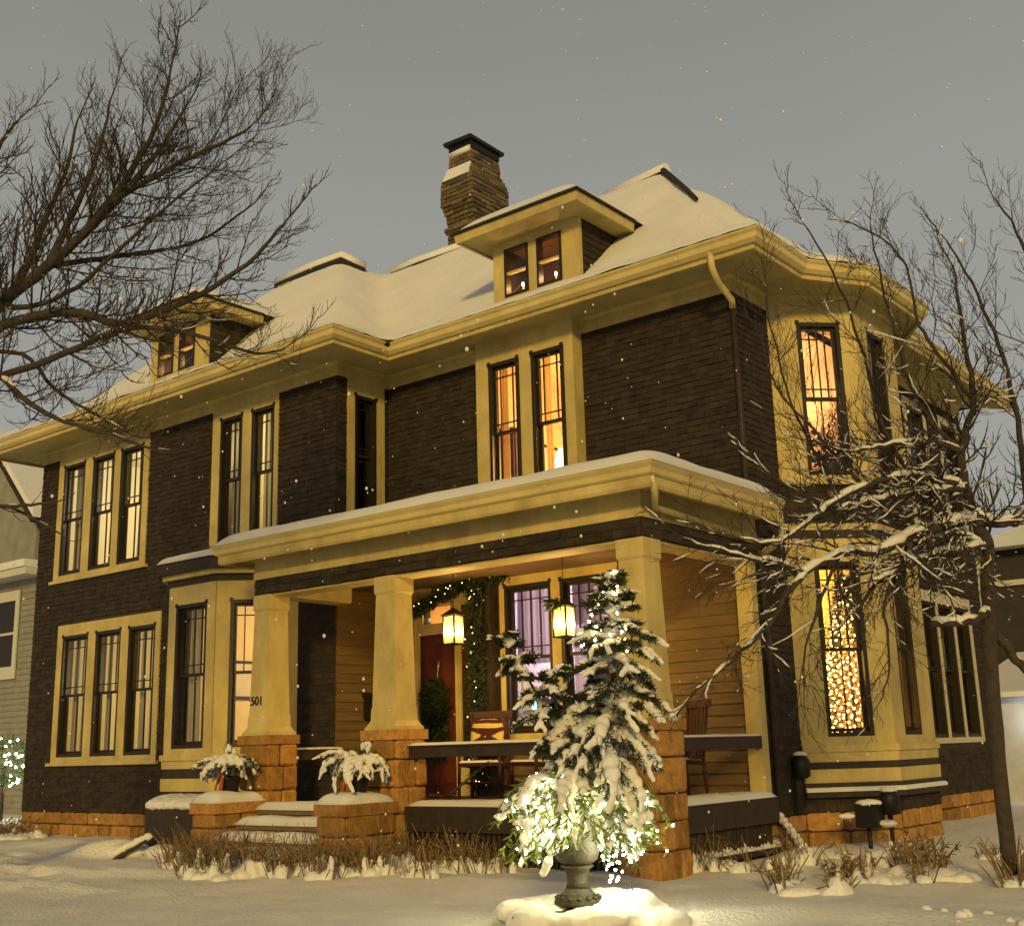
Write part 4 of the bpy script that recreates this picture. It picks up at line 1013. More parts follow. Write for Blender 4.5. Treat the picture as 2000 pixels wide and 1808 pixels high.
# trailing cedar around the rim with string lights
CED = thing('cedar_greens', 'yellow-green cedar sprays drooping round the urn rim', 'greenery', (ux, uy, uz+.55))
g1 = MB(); st_ = MB(); sb2 = []; lit = []
for k in range(150):
    az = rnd(0, 6.283); rr = rnd(.02, .22); c = Vector((ux+.04+rr*math.cos(az), uy+.02+rr*math.sin(az), uz+.56+rnd(-.03, .3)))
    right = max(0, math.cos(az-.65)); ell = rnd(.32, .56)+.08*right
    pts = droop_path(c, (math.cos(az), math.sin(az), rnd(.1, .8)), ell, rnd(1.5, 2.6), 7)
    st_.tube(pts, .004, .002, n=3)
    for i in range(1, 7):
        dd = (pts[i+1]-pts[i]).normalized() if i < 7 else (pts[i]-pts[i-1]).normalized()
        for _ in range(7):
            r_ = rdir(); r_.z *= .6; blade(g1, pts[i].lerp(pts[i+1], random.random()), dd*.8+r_, rnd(.04, .085), .011, rdir())
    for i in range(2, 8):
        if random.random() < (.2+.25*right): lit.append(pts[i]+rdir()*.02)
    if random.random() < .62: snow_branch(pts[:7], rnd(.03, .055), sb2, 2, .15)
g1.build('sprays', X['ygreen'], CED, kind='stuff'); st_.build('stems', X['stalk'], CED)
link('snow', blob_mesh('snow', sb2, .012, X['snow'], 2), CED)
SL = thing('string_lights', 'bright white string lights tangled in the urn greenery', 'string lights', (ux, uy, uz+.5))
rt_ = Vector((rt0.x, rt0.y, 0))
for _ in range(75):      # a thick knot hanging on the right of the urn
    t = random.random(); c = Vector((ux, uy, uz))+rt_*(.27+rnd(-.15, .15)*(1-.5*t))+Vector((-fw.x, -fw.y, 0))*(.16+rnd(-.08, .08))+Vector((0, 0, .62-.52*t+rnd(-.03, .03)))
    lit.append(c)
bulbs('bulbs', lit, .0085, BULB_W, SL)
mb = MB(); order = sorted(lit, key=lambda p: (round((p-Vector((ux, uy, uz))).dot(rt_)*12), p.z))
cur = order[0]
for q in order[1:]:
    if (q-cur).length < .16: mb.tube([cur, cur.lerp(q, .5)+Vector((0, 0, -.01)), q], .0022, n=3, cap=False)
    cur = q
mb.build('wire', X['black'], SL, kind='stuff')
c = Vector((ux, uy, uz))+rt_*.36+Vector((-fw.x, -fw.y, 0))*.1
mb = MB(); mb.tube([c+Vector((0, 0, .12)), c+rt_*.02+Vector((0, 0, .02)), c+rt_*.09+Vector((0, 0, -.08)), c+rt_*.16+Vector((0, 0, -.16))], .006, n=5); mb.build('cord', X['black'], SL)
toward = Vector((-fw.x, -fw.y, 0))
for a_, b_, z_, w_ in ((.24, .26, .36, 9), (-.12, .34, .52, 9), (.08, .36, .62, 8), (-.3, .1, .45, 6)):
    lamp('string_light_glow', Vector((ux, uy, uz+z_))+rt_*a_+toward*b_, w_, (1, .93, .46), .07)
# lights on the spruce tip
TL = thing('tip_lights', 'warm white string lights wound round the spruce tip', 'string lights', (1.42, -4.92, 2.2))
tipb = []
for i in range(44):
    t = i/43; q = Vector((1.42, -4.92, 2.46)).lerp(Vector((1.36, -4.97, 1.9)), t); r_ = .03+.17*t; az = i*1.9
    tipb.append(q+Vector((r_*math.cos(az), r_*math.sin(az), rnd(-.02, .02))))
bulbs('bulbs', tipb, .0095, emit('tip_bulb', (1, .8, .42), 60), TL)
mb = MB(); mb.tube(tipb, .002, n=3); mb.build('wire', X['black'], TL)

# ------------------------------------------------------------------ planters on the step piers
def planter(cx, cy_, zb, label, lean):
    t = thing('planter', label, 'planter', (cx, cy_, zb))
    mb = MB(); mb.lathe((cx, cy_+.03, zb), [(.08, 0), (.09, .02), (.12, .22), (.14, .27), (.125, .275)], 14); mb.build('pot', X['black'], t)
    st = MB(); nd = MB(); sb_ = []
    for k in range(6):
        az = rnd(0, 6.28); x = cx+.07*math.cos(az); st.tube([(x*.4+cx*.6, cy_-.16, zb-.06), (x, cy_-.14, zb+.14), (x*.7+cx*.3, cy_-.1, zb+.32), (cx+rnd(-.03, .03), cy_-.05, zb+.5)], .015, .009, n=5)
    for k in range(44):
        az = rnd(0, 6.28); c = Vector((cx+.04*math.cos(az), cy_+.04*math.sin(az), zb+.44)); ell = rnd(.24, .4)
        pts = droop_path(c, (math.cos(az)+lean, math.sin(az), rnd(.3, 1.1)), ell, rnd(1.2, 2.3), 6)
        needles_on(nd, pts, 12, .06, .008, .9, .9)
        if random.random() < .7: snow_branch(pts, rnd(.036, .058), sb_, 3, .12)
    for k in range(4):
        az = rnd(0, 6.28); c = Vector((cx+.08*math.cos(az), cy_+.05, zb+.46)); pts = droop_path(c, (math.cos(az)*.5, .1, 1), rnd(.12, .22), .2, 4); needles_on(nd, pts, 8, .05, .008)
        sb_.append(((pts[3].x, pts[3].y, pts[3].z), (.03, .027, .05), 0))
    st.build('red_stems', X['redstem'], t, kind='stuff'); nd.build('boughs', X['dkgreen'], t, kind='stuff'); link('snow', blob_mesh('snow', sb_, .012, X['snow'], 2), t)
planter(-5.58, -2.86, .74, 'planter of snowy boughs on pier left of steps', -.1)
planter(-3.39, -2.88, .72, 'planter of snowy boughs on pier right of steps', .05)

# ------------------------------------------------------------------ snow-capped bulkhead by the bay
BH = thing('cellar_bulkhead', 'low dark cellar bulkhead with thick snow cap below the left bay', 'bulkhead', (-6.9, -2.4, 0))
mb = MB(); mb.box(-7.42, -5.95, -2.72, -2.0, 0, .62); mb.build('box', X['brownpaint'], BH)
link('snow', blob_mesh('snow', [((-7.4+i*.1, -2.35+rnd(-.03, .03), .66), (.2, .42, .1+rnd(0, .03)), 0) for i in range(15)], .03, X['snow'], 4), BH)

# ------------------------------------------------------------------ porch things
GAR = thing('garland', 'thick evergreen garland draped over the door and down the post', 'garland', (-4.2, -.15, 3.3))
gm = MB(); rope = MB(); gl = []
paths = [[(-5.36, -.12, 3.1), (-5.2, -.14, 3.12), (-4.95, -.15, 3.14), (-4.7, -.15, 3.22), (-4.45, -.16, 3.3), (-4.2, -.17, 3.38), (-3.9, -.17, 3.42)], [(-4.45, -.17, 3.3), (-4.1, -.2, 3.42), (-3.7, -.2, 3.45), (-3.45, -.16, 3.4)], [(-3.86, -.22, 3.45), (-3.88, -.24, 2.9), (-3.85, -.24, 2.3), (-3.87, -.24, 1.6), (-3.86, -.23, 1.1), (-3.86, -.2, .75)]]
for pi_, pp in enumerate(paths):
    pv = [Vector(p) for p in pp]; rope.tube(pv, .02, n=5)
    for i in range(len(pv)-1):
        n_ = int((pv[i+1]-pv[i]).length*900)
        for _ in range(n_):
            q = pv[i].lerp(pv[i+1], random.random()); d = rdir(); rr = .075 if pi_ < 2 else .12
            q = q+Vector((d.x*rr, -abs(d.y)*rr*.9, d.z*rr)); dd = rdir(); dd.y = -abs(dd.y)*.8; dd.z -= .5
            blade(gm, q, dd, rnd(.06, .14), .012, rdir())
        for _ in range(int((pv[i+1]-pv[i]).length*9)):
            q = pv[i].lerp(pv[i+1], random.random()); gl.append(q+Vector((rnd(-.12, .12), -.1-rnd(0, .06), rnd(-.05, .05))))
gm.build('needles', X['dkgreen'], GAR, kind='stuff'); rope.build('rope', X['bark'], GAR)
ws = thing('garland_lights', 'small warm lights threaded through the door garland', 'string lights', (-3.9, -.3, 2))
bulbs('bulbs', gl, .0055, emit('garland_bulb', (1, .72, .32), 9), ws)
# bow and ribbon
WR_ = thing('wreath', 'dark evergreen wreath hanging on the red door', 'wreath', (-4.79, -.1, 1.9))
gm = MB()
for _ in range(2200):
    t = rnd(0, 6.283); k_ = rnd(.35, 1); c = Vector((-4.79+.2*k_*math.cos(t), -.03, 1.83+.32*k_*math.sin(t))); d = rdir(); d.y = -abs(d.y)
    blade(gm, c+d*.05, d+Vector((-math.sin(t)*.8, 0, math.cos(t)*.8)), rnd(.06, .14), .013, rdir())
for _ in range(500):
    c = Vector((-4.79+rnd(-.2, .2), -.03, rnd(1.2, 1.6))); d = rdir(); d.y = -abs(d.y); blade(gm, c+d*.03, d+Vector((0, 0, -1.2)), rnd(.1, .18), .013, rdir())
gm.build('needles', X['dkgreen'], WR_, kind='stuff')
mb = MB(); mb.tube([(-4.79, -.01, 2.35), (-4.78, -.03, 2.15)], .008, n=5); mb.build('hanger', X['brass'], WR_)
# hanging lanterns
X['lantern_glass'] = mat('frosted_lantern_glass', (.8, .74, .5), .5, trans=.6)
_n = X['lantern_glass'].node_tree; _o = _n.nodes['Material Output']; _s = _o.inputs[0].links[0].from_socket
_t = _n.nodes.new('ShaderNodeBsdfTransparent'); _m = _n.nodes.new('ShaderNodeMixShader'); _m.inputs[0].default_value = .95
_n.links.new(_s, _m.inputs[1]); _n.links.new(_t.outputs[0], _m.inputs[2]); _n.links.new(_m.outputs[0], _o.inputs[0])
def lantern(cx, cy_, zc, label, bow):
    t = thing('hanging_lantern', label, 'lantern', (cx, cy_, zc+.24), 'lanterns hanging in the porch')
    mb = MB(); w, h = .085, .16
    for a_ in (-1, 1):
        for b_ in (-1, 1): mb.box(cx+a_*w-.008, cx+a_*w+.008, cy_+b_*w-.008, cy_+b_*w+.008, zc-h, zc+h)
    for zz in (zc-h-.012, zc+h): mb.box(cx-w-.012, cx+w+.012, cy_-w-.012, cy_+w+.012, zz, zz+.014)
    mb.build('frame', X['black'], t)
    mb = MB(); z1 = zc+h+.014; mb.add([(cx-w-.03, cy_-w-.03, z1), (cx+w+.03, cy_-w-.03, z1), (cx+w+.03, cy_+w+.03, z1), (cx-w-.03, cy_+w+.03, z1), (cx, cy_, z1+.1)], [(3, 2, 1, 0), (0, 1, 4), (1, 2, 4), (2, 3, 4), (3, 0, 4)]); mb.build('cap', X['black'], t)
    mb = MB(); mb.tube([(cx, cy_, z1+.09), (cx, cy_, 3.43)], .005, n=4); mb.build('chain', X['black'], t)
    for a_ in (-1, 1):
        mb = MB(); mb.box(cx+a_*(w-.004)-.0015, cx+a_*(w-.004)+.0015, cy_-w+.01, cy_+w-.01, zc-h+.004, zc+h-.004); mb.build('pane', X['lantern_glass'], t)
        mb = MB(); mb.box(cx-w+.01, cx+w-.01, cy_+a_*(w-.004)-.0015, cy_+a_*(w-.004)+.0015, zc-h+.004, zc+h-.004); mb.build('pane', X['lantern_glass'], t)
    mb = MB(); mb.lathe((cx, cy_, zc-h+.01), [(.03, 0), (.03, .1), (.01, .105)], 10); mb.build('candle', X['whitetrim'], t)
    mb = MB(); mb.ball((cx, cy_, zc-h+.13), (.012, .012, .024)); mb.build('flame', X['flame'], t)
    lamp('lantern_light', (cx, cy_, zc-.02), 92, (1, .6, .15), .05)
    if bow:
        gm = MB()
        for _ in range(120): d = rdir(); blade(gm, (cx+rnd(-.1, .06), cy_-.12, z1+.02+rnd(-.03, .05)), d+Vector((-.8, -.2, -.4)), rnd(.06, .16), .012, rdir())
        gm.build('sprig', X['dkgreen'], t)
lantern(-3.3, -1.35, 2.64, 'hanging lantern in front of the red door', False)
lantern(-1.68, -1.3, 2.6, 'hanging lantern with evergreen sprig before the purple windows', True)
# mailbox on the return wall
MBX = thing('mailbox', 'small dark wall mailbox with pale paper behind middle column', 'mailbox', (-5.72, -.36, 1.6))
mb = MB(); mb.hexa([(-5.718, -.5, 1.68), (-5.61, -.5, 1.68), (-5.61, -.24, 1.68), (-5.718, -.24, 1.68), (-5.718, -.5, 2.0), (-5.6, -.5, 1.96), (-5.6, -.24, 1.96), (-5.718, -.24, 2.0)]); mb.build('box', X['black'], MBX)
mb = MB(); mb.hexa([(-5.72, -.52, 1.965), (-5.57, -.52, 1.965), (-5.57, -.22, 1.965), (-5.72, -.22, 1.965), (-5.72, -.52, 2.04), (-5.57, -.52, 1.99), (-5.57, -.22, 1.99), (-5.72, -.22, 2.04)]); mb.build('lid', X['black'], MBX)
mb = MB(); mb.box(-5.609, -5.6, -.42, -.31, 1.72, 1.93); mb.build('plate', X['brass'], MBX)
# chairs
X['pillow'] = mat('patterned_cushion', (.62, .42, .14), .9)
nt = X['pillow'].node_tree; wv = nt.nodes.new('ShaderNodeTexWave'); wv.wave_type = 'RINGS'; wv.inputs['Scale'].default_value = 3.4; wv.inputs['Distortion'].default_value = 1.5
tcn = nt.nodes.new('ShaderNodeTexCoord'); nt.links.new(tcn.outputs['Object'], wv.inputs['Vector'])
mxn = nt.nodes.new('ShaderNodeMixRGB'); mxn.inputs[1].default_value = (.07, .02, .012, 1); mxn.inputs[2].default_value = (.72, .5, .16, 1)
rpn = nt.nodes.new('ShaderNodeValToRGB'); rpn.color_ramp.elements[0].position = .42; rpn.color_ramp.elements[1].position = .52
nt.links.new(wv.outputs['Fac'], rpn.inputs[0]); nt.links.new(rpn.outputs[0], mxn.inputs[0]); nt.links.new(mxn.outputs[0], nt.nodes['Principled BSDF'].inputs['Base Color'])
def porch_chair(cx, cy_, rz, label, pillow):
    t = thing('porch_chair', label, 'chair', (cx, cy_, ZFL), 'wooden chairs on the porch'); t.rotation_euler = (0, 0, rz)
    def part(nm, fn, m):
        mb = MB(); fn(mb); o = bpy.data.objects.new(nm, mb.mesh(nm, X[m])); COL.objects.link(o); o.parent = t; return o
    for sx in (-1, 1):
        part('leg', lambda mb: mb.tube([(sx*.25, -.25, 0), (sx*.24, -.24, .6)], .02, n=6), 'redseat')
        part('leg', lambda mb: mb.tube([(sx*.23, .27, 0), (sx*.23, .24, .42), (sx*.23, .32, 1.0)], .02, n=6), 'redseat')
        part('armrest', lambda mb: mb.tube([(sx*.24, .28, .62), (sx*.26, 0, .62), (sx*.25, -.3, .6), (sx*.25, -.34, .56)], .022, n=6), 'redseat')
    part('seat', lambda mb: mb.hexa([(-.25, -.27, .39), (.25, -.27, .39), (.24, .26, .36), (-.24, .26, .36), (-.25, -.28, .43), (.25, -.28, .43), (.24, .26, .4), (-.24, .26, .4)]), 'redseat')
    for k in range(5): x = -.18+k*.09; part('back_slat', lambda mb: mb.hexa([(x-.03, .25, .42), (x+.03, .25, .42), (x+.03, .27, .42), (x-.03, .27, .42), (x-.03, .33, .96), (x+.03, .33, .96), (x+.03, .35, .96), (x-.03, .35, .96)]), 'redseat')
    part('top_rail', lambda mb: mb.hexa([(-.26, .31, .95), (.26, .31, .95), (.26, .36, .95), (-.26, .36, .95), (-.26, .32, 1.03), (.26, .32, 1.03), (.26, .37, 1.03), (-.26, .37, 1.03)]), 'redseat')
    part('stretcher', lambda mb: mb.tube([(-.25, -.24, .2), (.25, -.24, .2)], .014, n=5), 'redseat')
    part('snow', lambda mb: mb.hexa([(-.24, -.27, .431), (.24, -.27, .431), (.2, .1, .42), (-.2, .1, .42), (-.22, -.25, .455), (.22, -.25, .455), (.18, .08, .44), (-.18, .08, .44)]), 'snow')
    if pillow:
        mb = MB(); mb.ball((0, 0, 0), (.21, .07, .22), 16, 10); mb.v = [(math.copysign(abs(x/.21)**.6, x)*.21, y, math.copysign(abs(z/.22)**.6, z)*.22) for x, y, z in mb.v]
        p_ = thing('cushion', 'gold and brown patterned cushion on a porch chair', 'cushion', (cx, cy_, ZFL)); p_.rotation_euler = (0, 0, rz)
        o = bpy.data.objects.new('cover', mb.mesh('cover', X['pillow'])); COL.objects.link(o); o.parent = p_; o.location = (0, .16, .72); o.rotation_euler = (-.2, 0, 0)
porch_chair(-3.15, -1.0, .45, 'dark red porch chair with a gold patterned cushion', True)
porch_chair(-2.3, -1.0, -.3, 'dark red porch chair behind the snowy spruce', False)
porch_chair(-.55, -1.0, -.6, 'dark red porch chair at the right end of porch', False)
# broom lying on the floor
BR = thing('twig_broom', 'broom of dark red twigs lying on the porch floor', 'broom', (-2.95, -2.0, ZFL))
mb = MB(); mb.tube([(-2.62, -1.55, 1.1), (-2.9, -1.95, .74)], .014, n=6); mb.build('handle', X['bark'], BR)
mb = MB()
for _ in range(130): 
    c = Vector((-2.88, -1.95, .74)); d = Vector((rnd(-1, .35), rnd(-.5, .4), rnd(-.18, .12))); mb.tube([c, c+d*.12+Vector((0, 0, .01)), c+d*.3+Vector((0, 0, -.02))], .004, .002, n=3)
mb.build('twigs', X['redseat'], BR, kind='stuff')
# indoor trees
def xmas_tree(cx, cy_, z0, h, r, nb, bulb_m, label, green=True, br=.012, glow=None):
    t = thing('christmas_tree', label, 'christmas tree', (cx, cy_, z0)); gm = MB(); tr = MB(); pts = []
    tr.tube([(cx, cy_, z0), (cx, cy_, z0+h*.9)], .03, .01, n=6); tr.build('trunk', X['bark'], t)
    for _ in range(int(1500*h)):
        q = random.random()**.8; zz = z0+.15+(h-.15)*q; rr = r*(1-q)*rnd(.35, 1.05)+.01; a_ = rnd(0, 6.283)
        blade(gm, (cx+rr*math.cos(a_), cy_+rr*math.sin(a_), zz), (math.cos(a_), math.sin(a_), rnd(-.5, .3)), rnd(.05, .12), .012, rdir())
    gm.build('needles', X['green'], t, kind='stuff')
    for i in range(nb):
        q = (i+.5)/nb; q = 1-math.sqrt(q); zz = z0+.15+(h-.15)*q; rr = r*(1-q)*1.04+.015; a_ = i*2.4; pts.append((cx+rr*math.cos(a_), cy_+rr*math.sin(a_), zz))
    bulbs('bulbs', pts, br, bulb_m, t)
    if glow: lamp('tree_glow', (cx+glow[2][0], cy_+glow[2][1], z0+h*.5), glow[0], glow[1], .2)
    return t
xmas_tree(.17, 2.1, .95, 2.3, .5, 560, emit('gold_bulb', (1, .5, .12), 18), 'gold-lit christmas tree filling the lower side bay window', br=.015, glow=(22, (1, .55, .14), (.1, -.55)))
xmas_tree(-7.15, -.75, 1.0, 1.35, .36, 90, emit('white_bulb', (.95, 1, .85), 22), 'white-lit christmas tree inside the left bay window', br=.012)
# blue television glow and violet ornament
TV = thing('television', 'small glowing blue screen inside the porch window', 'television', (-3.62, .5, 1.5))
mb = MB(); mb.box(-3.73, -3.49, .5, .53, 1.7, 1.89); mb.build('case', X['black'], TV)
mb = MB(); mb.quad((-3.72, .497, 1.715), (-3.5, .497, 1.715), (-3.5, .497, 1.875), (-3.72, .497, 1.875)); mb.build('screen', emit('blue_screen', (.25, .6, 1), 3.2), TV)
VO = thing('violet_lights', 'little cluster of violet-blue lights behind left bay window', 'string lights', (-7.62, -1.45, 2.0))
bulbs('bulbs', [(-7.7+rnd(-.05, .05), -1.5+rnd(-.04, .04), 2.2+rnd(-.38, .12)) for _ in range(16)], .014, emit('violet_bulb', (.28, .2, 1), 6), VO)
BS = thing('tablet', 'blue glowing screen beside the gold christmas tree', 'screen', (.45, 1.75, 1.9))
mb = MB(); mb.quad((.55, 1.66, 1.8), (.63, 1.72, 1.8), (.63, 1.72, 2.0), (.55, 1.66, 2.0)); mb.build('screen', emit('pale_blue_screen', (.35, .55, 1), 2.5), BS)
# upstairs: vase of twigs and lamp-lit chair silhouettes
VT = thing('vase', 'dark vase of bare twigs in upper lit window', 'vase', (-2.5, .15, 4.5))
mb = MB(); mb.lathe((-2.5, .12, 4.5), [(.05, 0), (.1, .1), (.11, .25), (.05, .4), (.06, .45)], 12); mb.build('body', X['redseat'], VT)
mb = MB()
for _ in range(12): mb.tube(droop_path((-2.5, .12, 4.9), (rnd(-.5, .4), rnd(-.2, .2), 1), rnd(.35, .65), -.1, 5, .12), .006, .002, n=3)
mb.build('twigs', X['bark'], VT)
HP = thing('house_plant', 'dark leafy house plant in upper side bay window', 'plant', (.3, 1.75, 4.4))
mb = MB(); mb.lathe((.32, 1.7, 4.36), [(.1, 0), (.13, .22), (.12, .23)], 12); mb.build('pot', X['black'], HP)
mb = MB()
for _ in range(170): d = rdir(); d.z = abs(d.z); blade(mb, Vector((.32, 1.7, 4.62))+d*rnd(.05, .42), d+rdir()*.5, rnd(.06, .14), .035, rdir())
mb.build('leaves', X['dkgreen'], HP, kind='stuff')
# utility meter and pipes at the side bay
GM = thing('gas_meter', 'snow-capped black gas meter and pipes below the side bay', 'meter', (1.0, .55, .1))
mb = MB(); mb.box(.78, 1.02, .45, .66, .32, .56); mb.build('box', X['black'], GM)
mb = MB(); mb.lathe((1.06, .72, .5), [(.04, -.06), (.11, -.05), (.11, .14), (.08, .19)], 14); mb.build('dial_housing', X['black'], GM)
mb = MB(); mb.tube([(.88, .55, 0), (.88, .55, .34)], .025, n=8); mb.tube([(1.06, .72, 0), (1.06, .72, .46)], .025, n=8); mb.tube([(.9, .6, .5), (1.0, .68, .5)], .02, n=6); mb.build('pipe', X['black'], GM)
link('snow', blob_mesh('snow', [((.9, .55, .57), (.15, .13, .04), 0), ((1.06, .72, .7), (.1, .1, .04), 0), ((.7, .42, .44), (.1, .05, .03), .6), ((1.06, .6, .36), (.12, .1, .04), 0)], .015, X['snow'], 2), GM)
VN = thing('electric_meter', 'snow-capped round black meter on dark wall beside bay', 'meter', (.1, .62, .9))
mb = MB(); mb.lathe((.12, .62, .82), [(.05, 0), (.1, .03), (.1, .2), (.06, .26)], 14); mb.build('body', X['black'], VN)
mb = MB(); mb.box(.02, .08, .56, .68, .45, .84); mb.build('conduit', X['black'], VN)
link('snow', blob_mesh('snow', [((.12, .62, 1.09), (.09, .08, .03), 0)], .012, X['snow'], 2), VN)
DS = thing('drain_extension', 'snow-covered downspout extension curving onto the ground', 'drain pipe', (.2, -.05, .3))
mb = MB(); mb.tube([(.08, .1, .42), (.2, -.02, .36), (.42, -.22, .2), (.62, -.4, .06)], .05, n=8); mb.build('pipe', X['brownpaint'], DS)
link('snow', blob_mesh('snow', [((.1+.07*i, .06-.062*i, .45-.045*i), (.07, .05, .05), -.7) for i in range(8)]+[((.7, -.5, .1), (.3, .22, .1), 0), ((.95, -.55, .08), (.25, .2, .1), 0)], .016, X['snow'], 3), DS)

# ------------------------------------------------------------------ things glimpsed inside the lit rooms
WD = thing('wardrobe', 'tall brown wardrobe seen through the left of the two orange windows', 'wardrobe', (-4.2, 1.1, 4.0))
mb = MB(); mb.box(-4.39, -4.05, .85, 1.2, 4.01, 5.75); mb.build('carcass', X['redseat'], WD)
mb = MB(); mb.box(-4.05, -4.03, .88, 1.17, 4.1, 5.68); mb.build('door', X['redseat'], WD)
for k, (x, y0, y1, z0, z1, lab) in enumerate(((-4.39, 1.7, 2.35, 5.2, 5.75, 'small dark framed picture in the right orange upper window'), (-8.99, -.2, .35, 2.1, 2.7, 'framed picture inside the left bay room'))):
    t = thing('framed_picture', lab, 'picture', (x, (y0+y1)/2, z0))
    mb = MB(); mb.box(x, x+.03, y0, y1, z0, z1); mb.build('frame', X['black'], t)
    mb = MB(); mb.box(x+.03, x+.034, y0+.05, y1-.05, z0+.05, z1-.05); mb.build('print', X['whitetrim'], t)
TLp = thing('table_lamp', 'lit table lamp glimpsed in the right orange upper window', 'lamp', (-3.55, 1.6, 4.9))
mb = MB(); mb.lathe((-3.5, 1.35, 4.85), [(.07, 0), (.08, .03), (.03, .08), (.025, .3)], 12); mb.build('base', X['black'], TLp)
mb = MB(); mb.lathe((-3.5, 1.35, 5.15), [(.19, 0), (.1, .26)], 16); mb.build('shade', emit('lamp_shade', (1, .78, .45), 2.2), TLp)
for o in list(COL.objects):
    if o.type == 'MESH' and o.parent and o.name.split('.')[0] == 'snow': o['kind'] = 'stuff'
# ------------------------------------------------------------------ bare trees
LT = {
 'trunk':[(-6.13, -6.53, -.05), (-5.9, -6.7, 1.1), (-5.7, -6.81, 2.18), (-5.38, -6.99, 3.62), (-4.96, -7.07, 4.55)],
 'A':[(-4.96, -7.07, 4.55), (-4.41, -6.95, 5.17), (-4.03, -6.87, 5.43), (-3.53, -6.69, 5.73), (-3.2, -6.61, 5.91), (-2.84, -6.54, 6.18), (-2.51, -6.49, 6.47), (-2.22, -6.48, 6.75), (-1.97, -6.53, 7.14)],
 'B':[(-4.96, -7.07, 4.55), (-4.34, -6.97, 5.0), (-3.98, -6.88, 5.19), (-3.29, -6.61, 5.24), (-2.78, -6.41, 5.06), (-2.35, -6.32, 5.05), (-1.73, -6.14, 5.2), (-1.34, -6.02, 5.4), (-1.05, -5.98, 5.61)],
 'C':[(-3.53, -6.69, 5.73), (-3.37, -6.34, 5.86), (-3.27, -6.03, 5.98), (-3.03, -5.73, 6.06), (-2.85, -5.39, 6.27), (-2.61, -5.15, 6.55)],
 'E':[(-4.41, -6.95, 5.17), (-4.17, -6.66, 5.71), (-4.06, -6.5, 6.32), (-3.96, -6.35, 6.95), (-3.83, -6.32, 7.5)],
 'F':[(-3.53, -6.69, 5.73), (-3.4, -6.52, 6.37), (-3.22, -6.42, 6.94), (-3.12, -6.39, 7.45)],
 'G':[(-3.2, -6.61, 5.91), (-2.92, -6.29, 6.46), (-2.74, -6.04, 6.97), (-2.57, -5.9, 7.4)],
 'H':[(-2.84, -6.54, 6.18), (-2.23, -6.47, 6.28), (-1.72, -6.36, 6.37), (-1.38, -6.24, 6.46), (-1.19, -6.22, 6.5)],
 'I':[(-4.96, -7.07, 4.55), (-4.19, -7.03, 4.7), (-3.78, -6.95, 4.65), (-3.33, -6.88, 4.31), (-2.93, -6.76, 4.09), (-2.47, -6.59, 3.92), (-2.13, -6.41, 3.76)],
 'J':[(-5.38, -6.99, 3.62), (-4.45, -6.9, 3.6), (-3.88, -6.8, 3.48), (-3.48, -6.73, 3.45), (-3.2, -6.64, 3.45)],
 'J2':[(-4.45, -6.9, 3.6), (-3.9, -6.69, 3.49), (-3.52, -6.6, 3.31), (-3.29, -6.5, 3.16)],
 'K':[(-4.03, -6.87, 5.43), (-3.63, -6.78, 5.33), (-3.18, -6.59, 5.46), (-2.58, -6.47, 5.77), (-2.08, -6.4, 5.99), (-1.64, -6.25, 6.24)],
 'Mx':[(-4.96, -7.07, 4.55), (-5.01, -6.83, 6.22), (-4.88, -6.76, 7.0), (-4.78, -6.6, 7.5), (-4.66, -6.5, 7.75)],
 'N':[(-3.78, -6.95, 4.65), (-3.03, -6.88, 4.66), (-2.4, -6.68, 4.8), (-1.96, -6.58, 4.76), (-1.48, -6.41, 4.6), (-1.1, -6.19, 4.43), (-0.91, -6.05, 4.46)],
 'O':[(-4.34, -6.97, 5.0), (-3.69, -6.81, 4.88), (-3.31, -6.66, 4.49), (-2.89, -6.49, 4.2), (-2.65, -6.38, 4.04)],
}
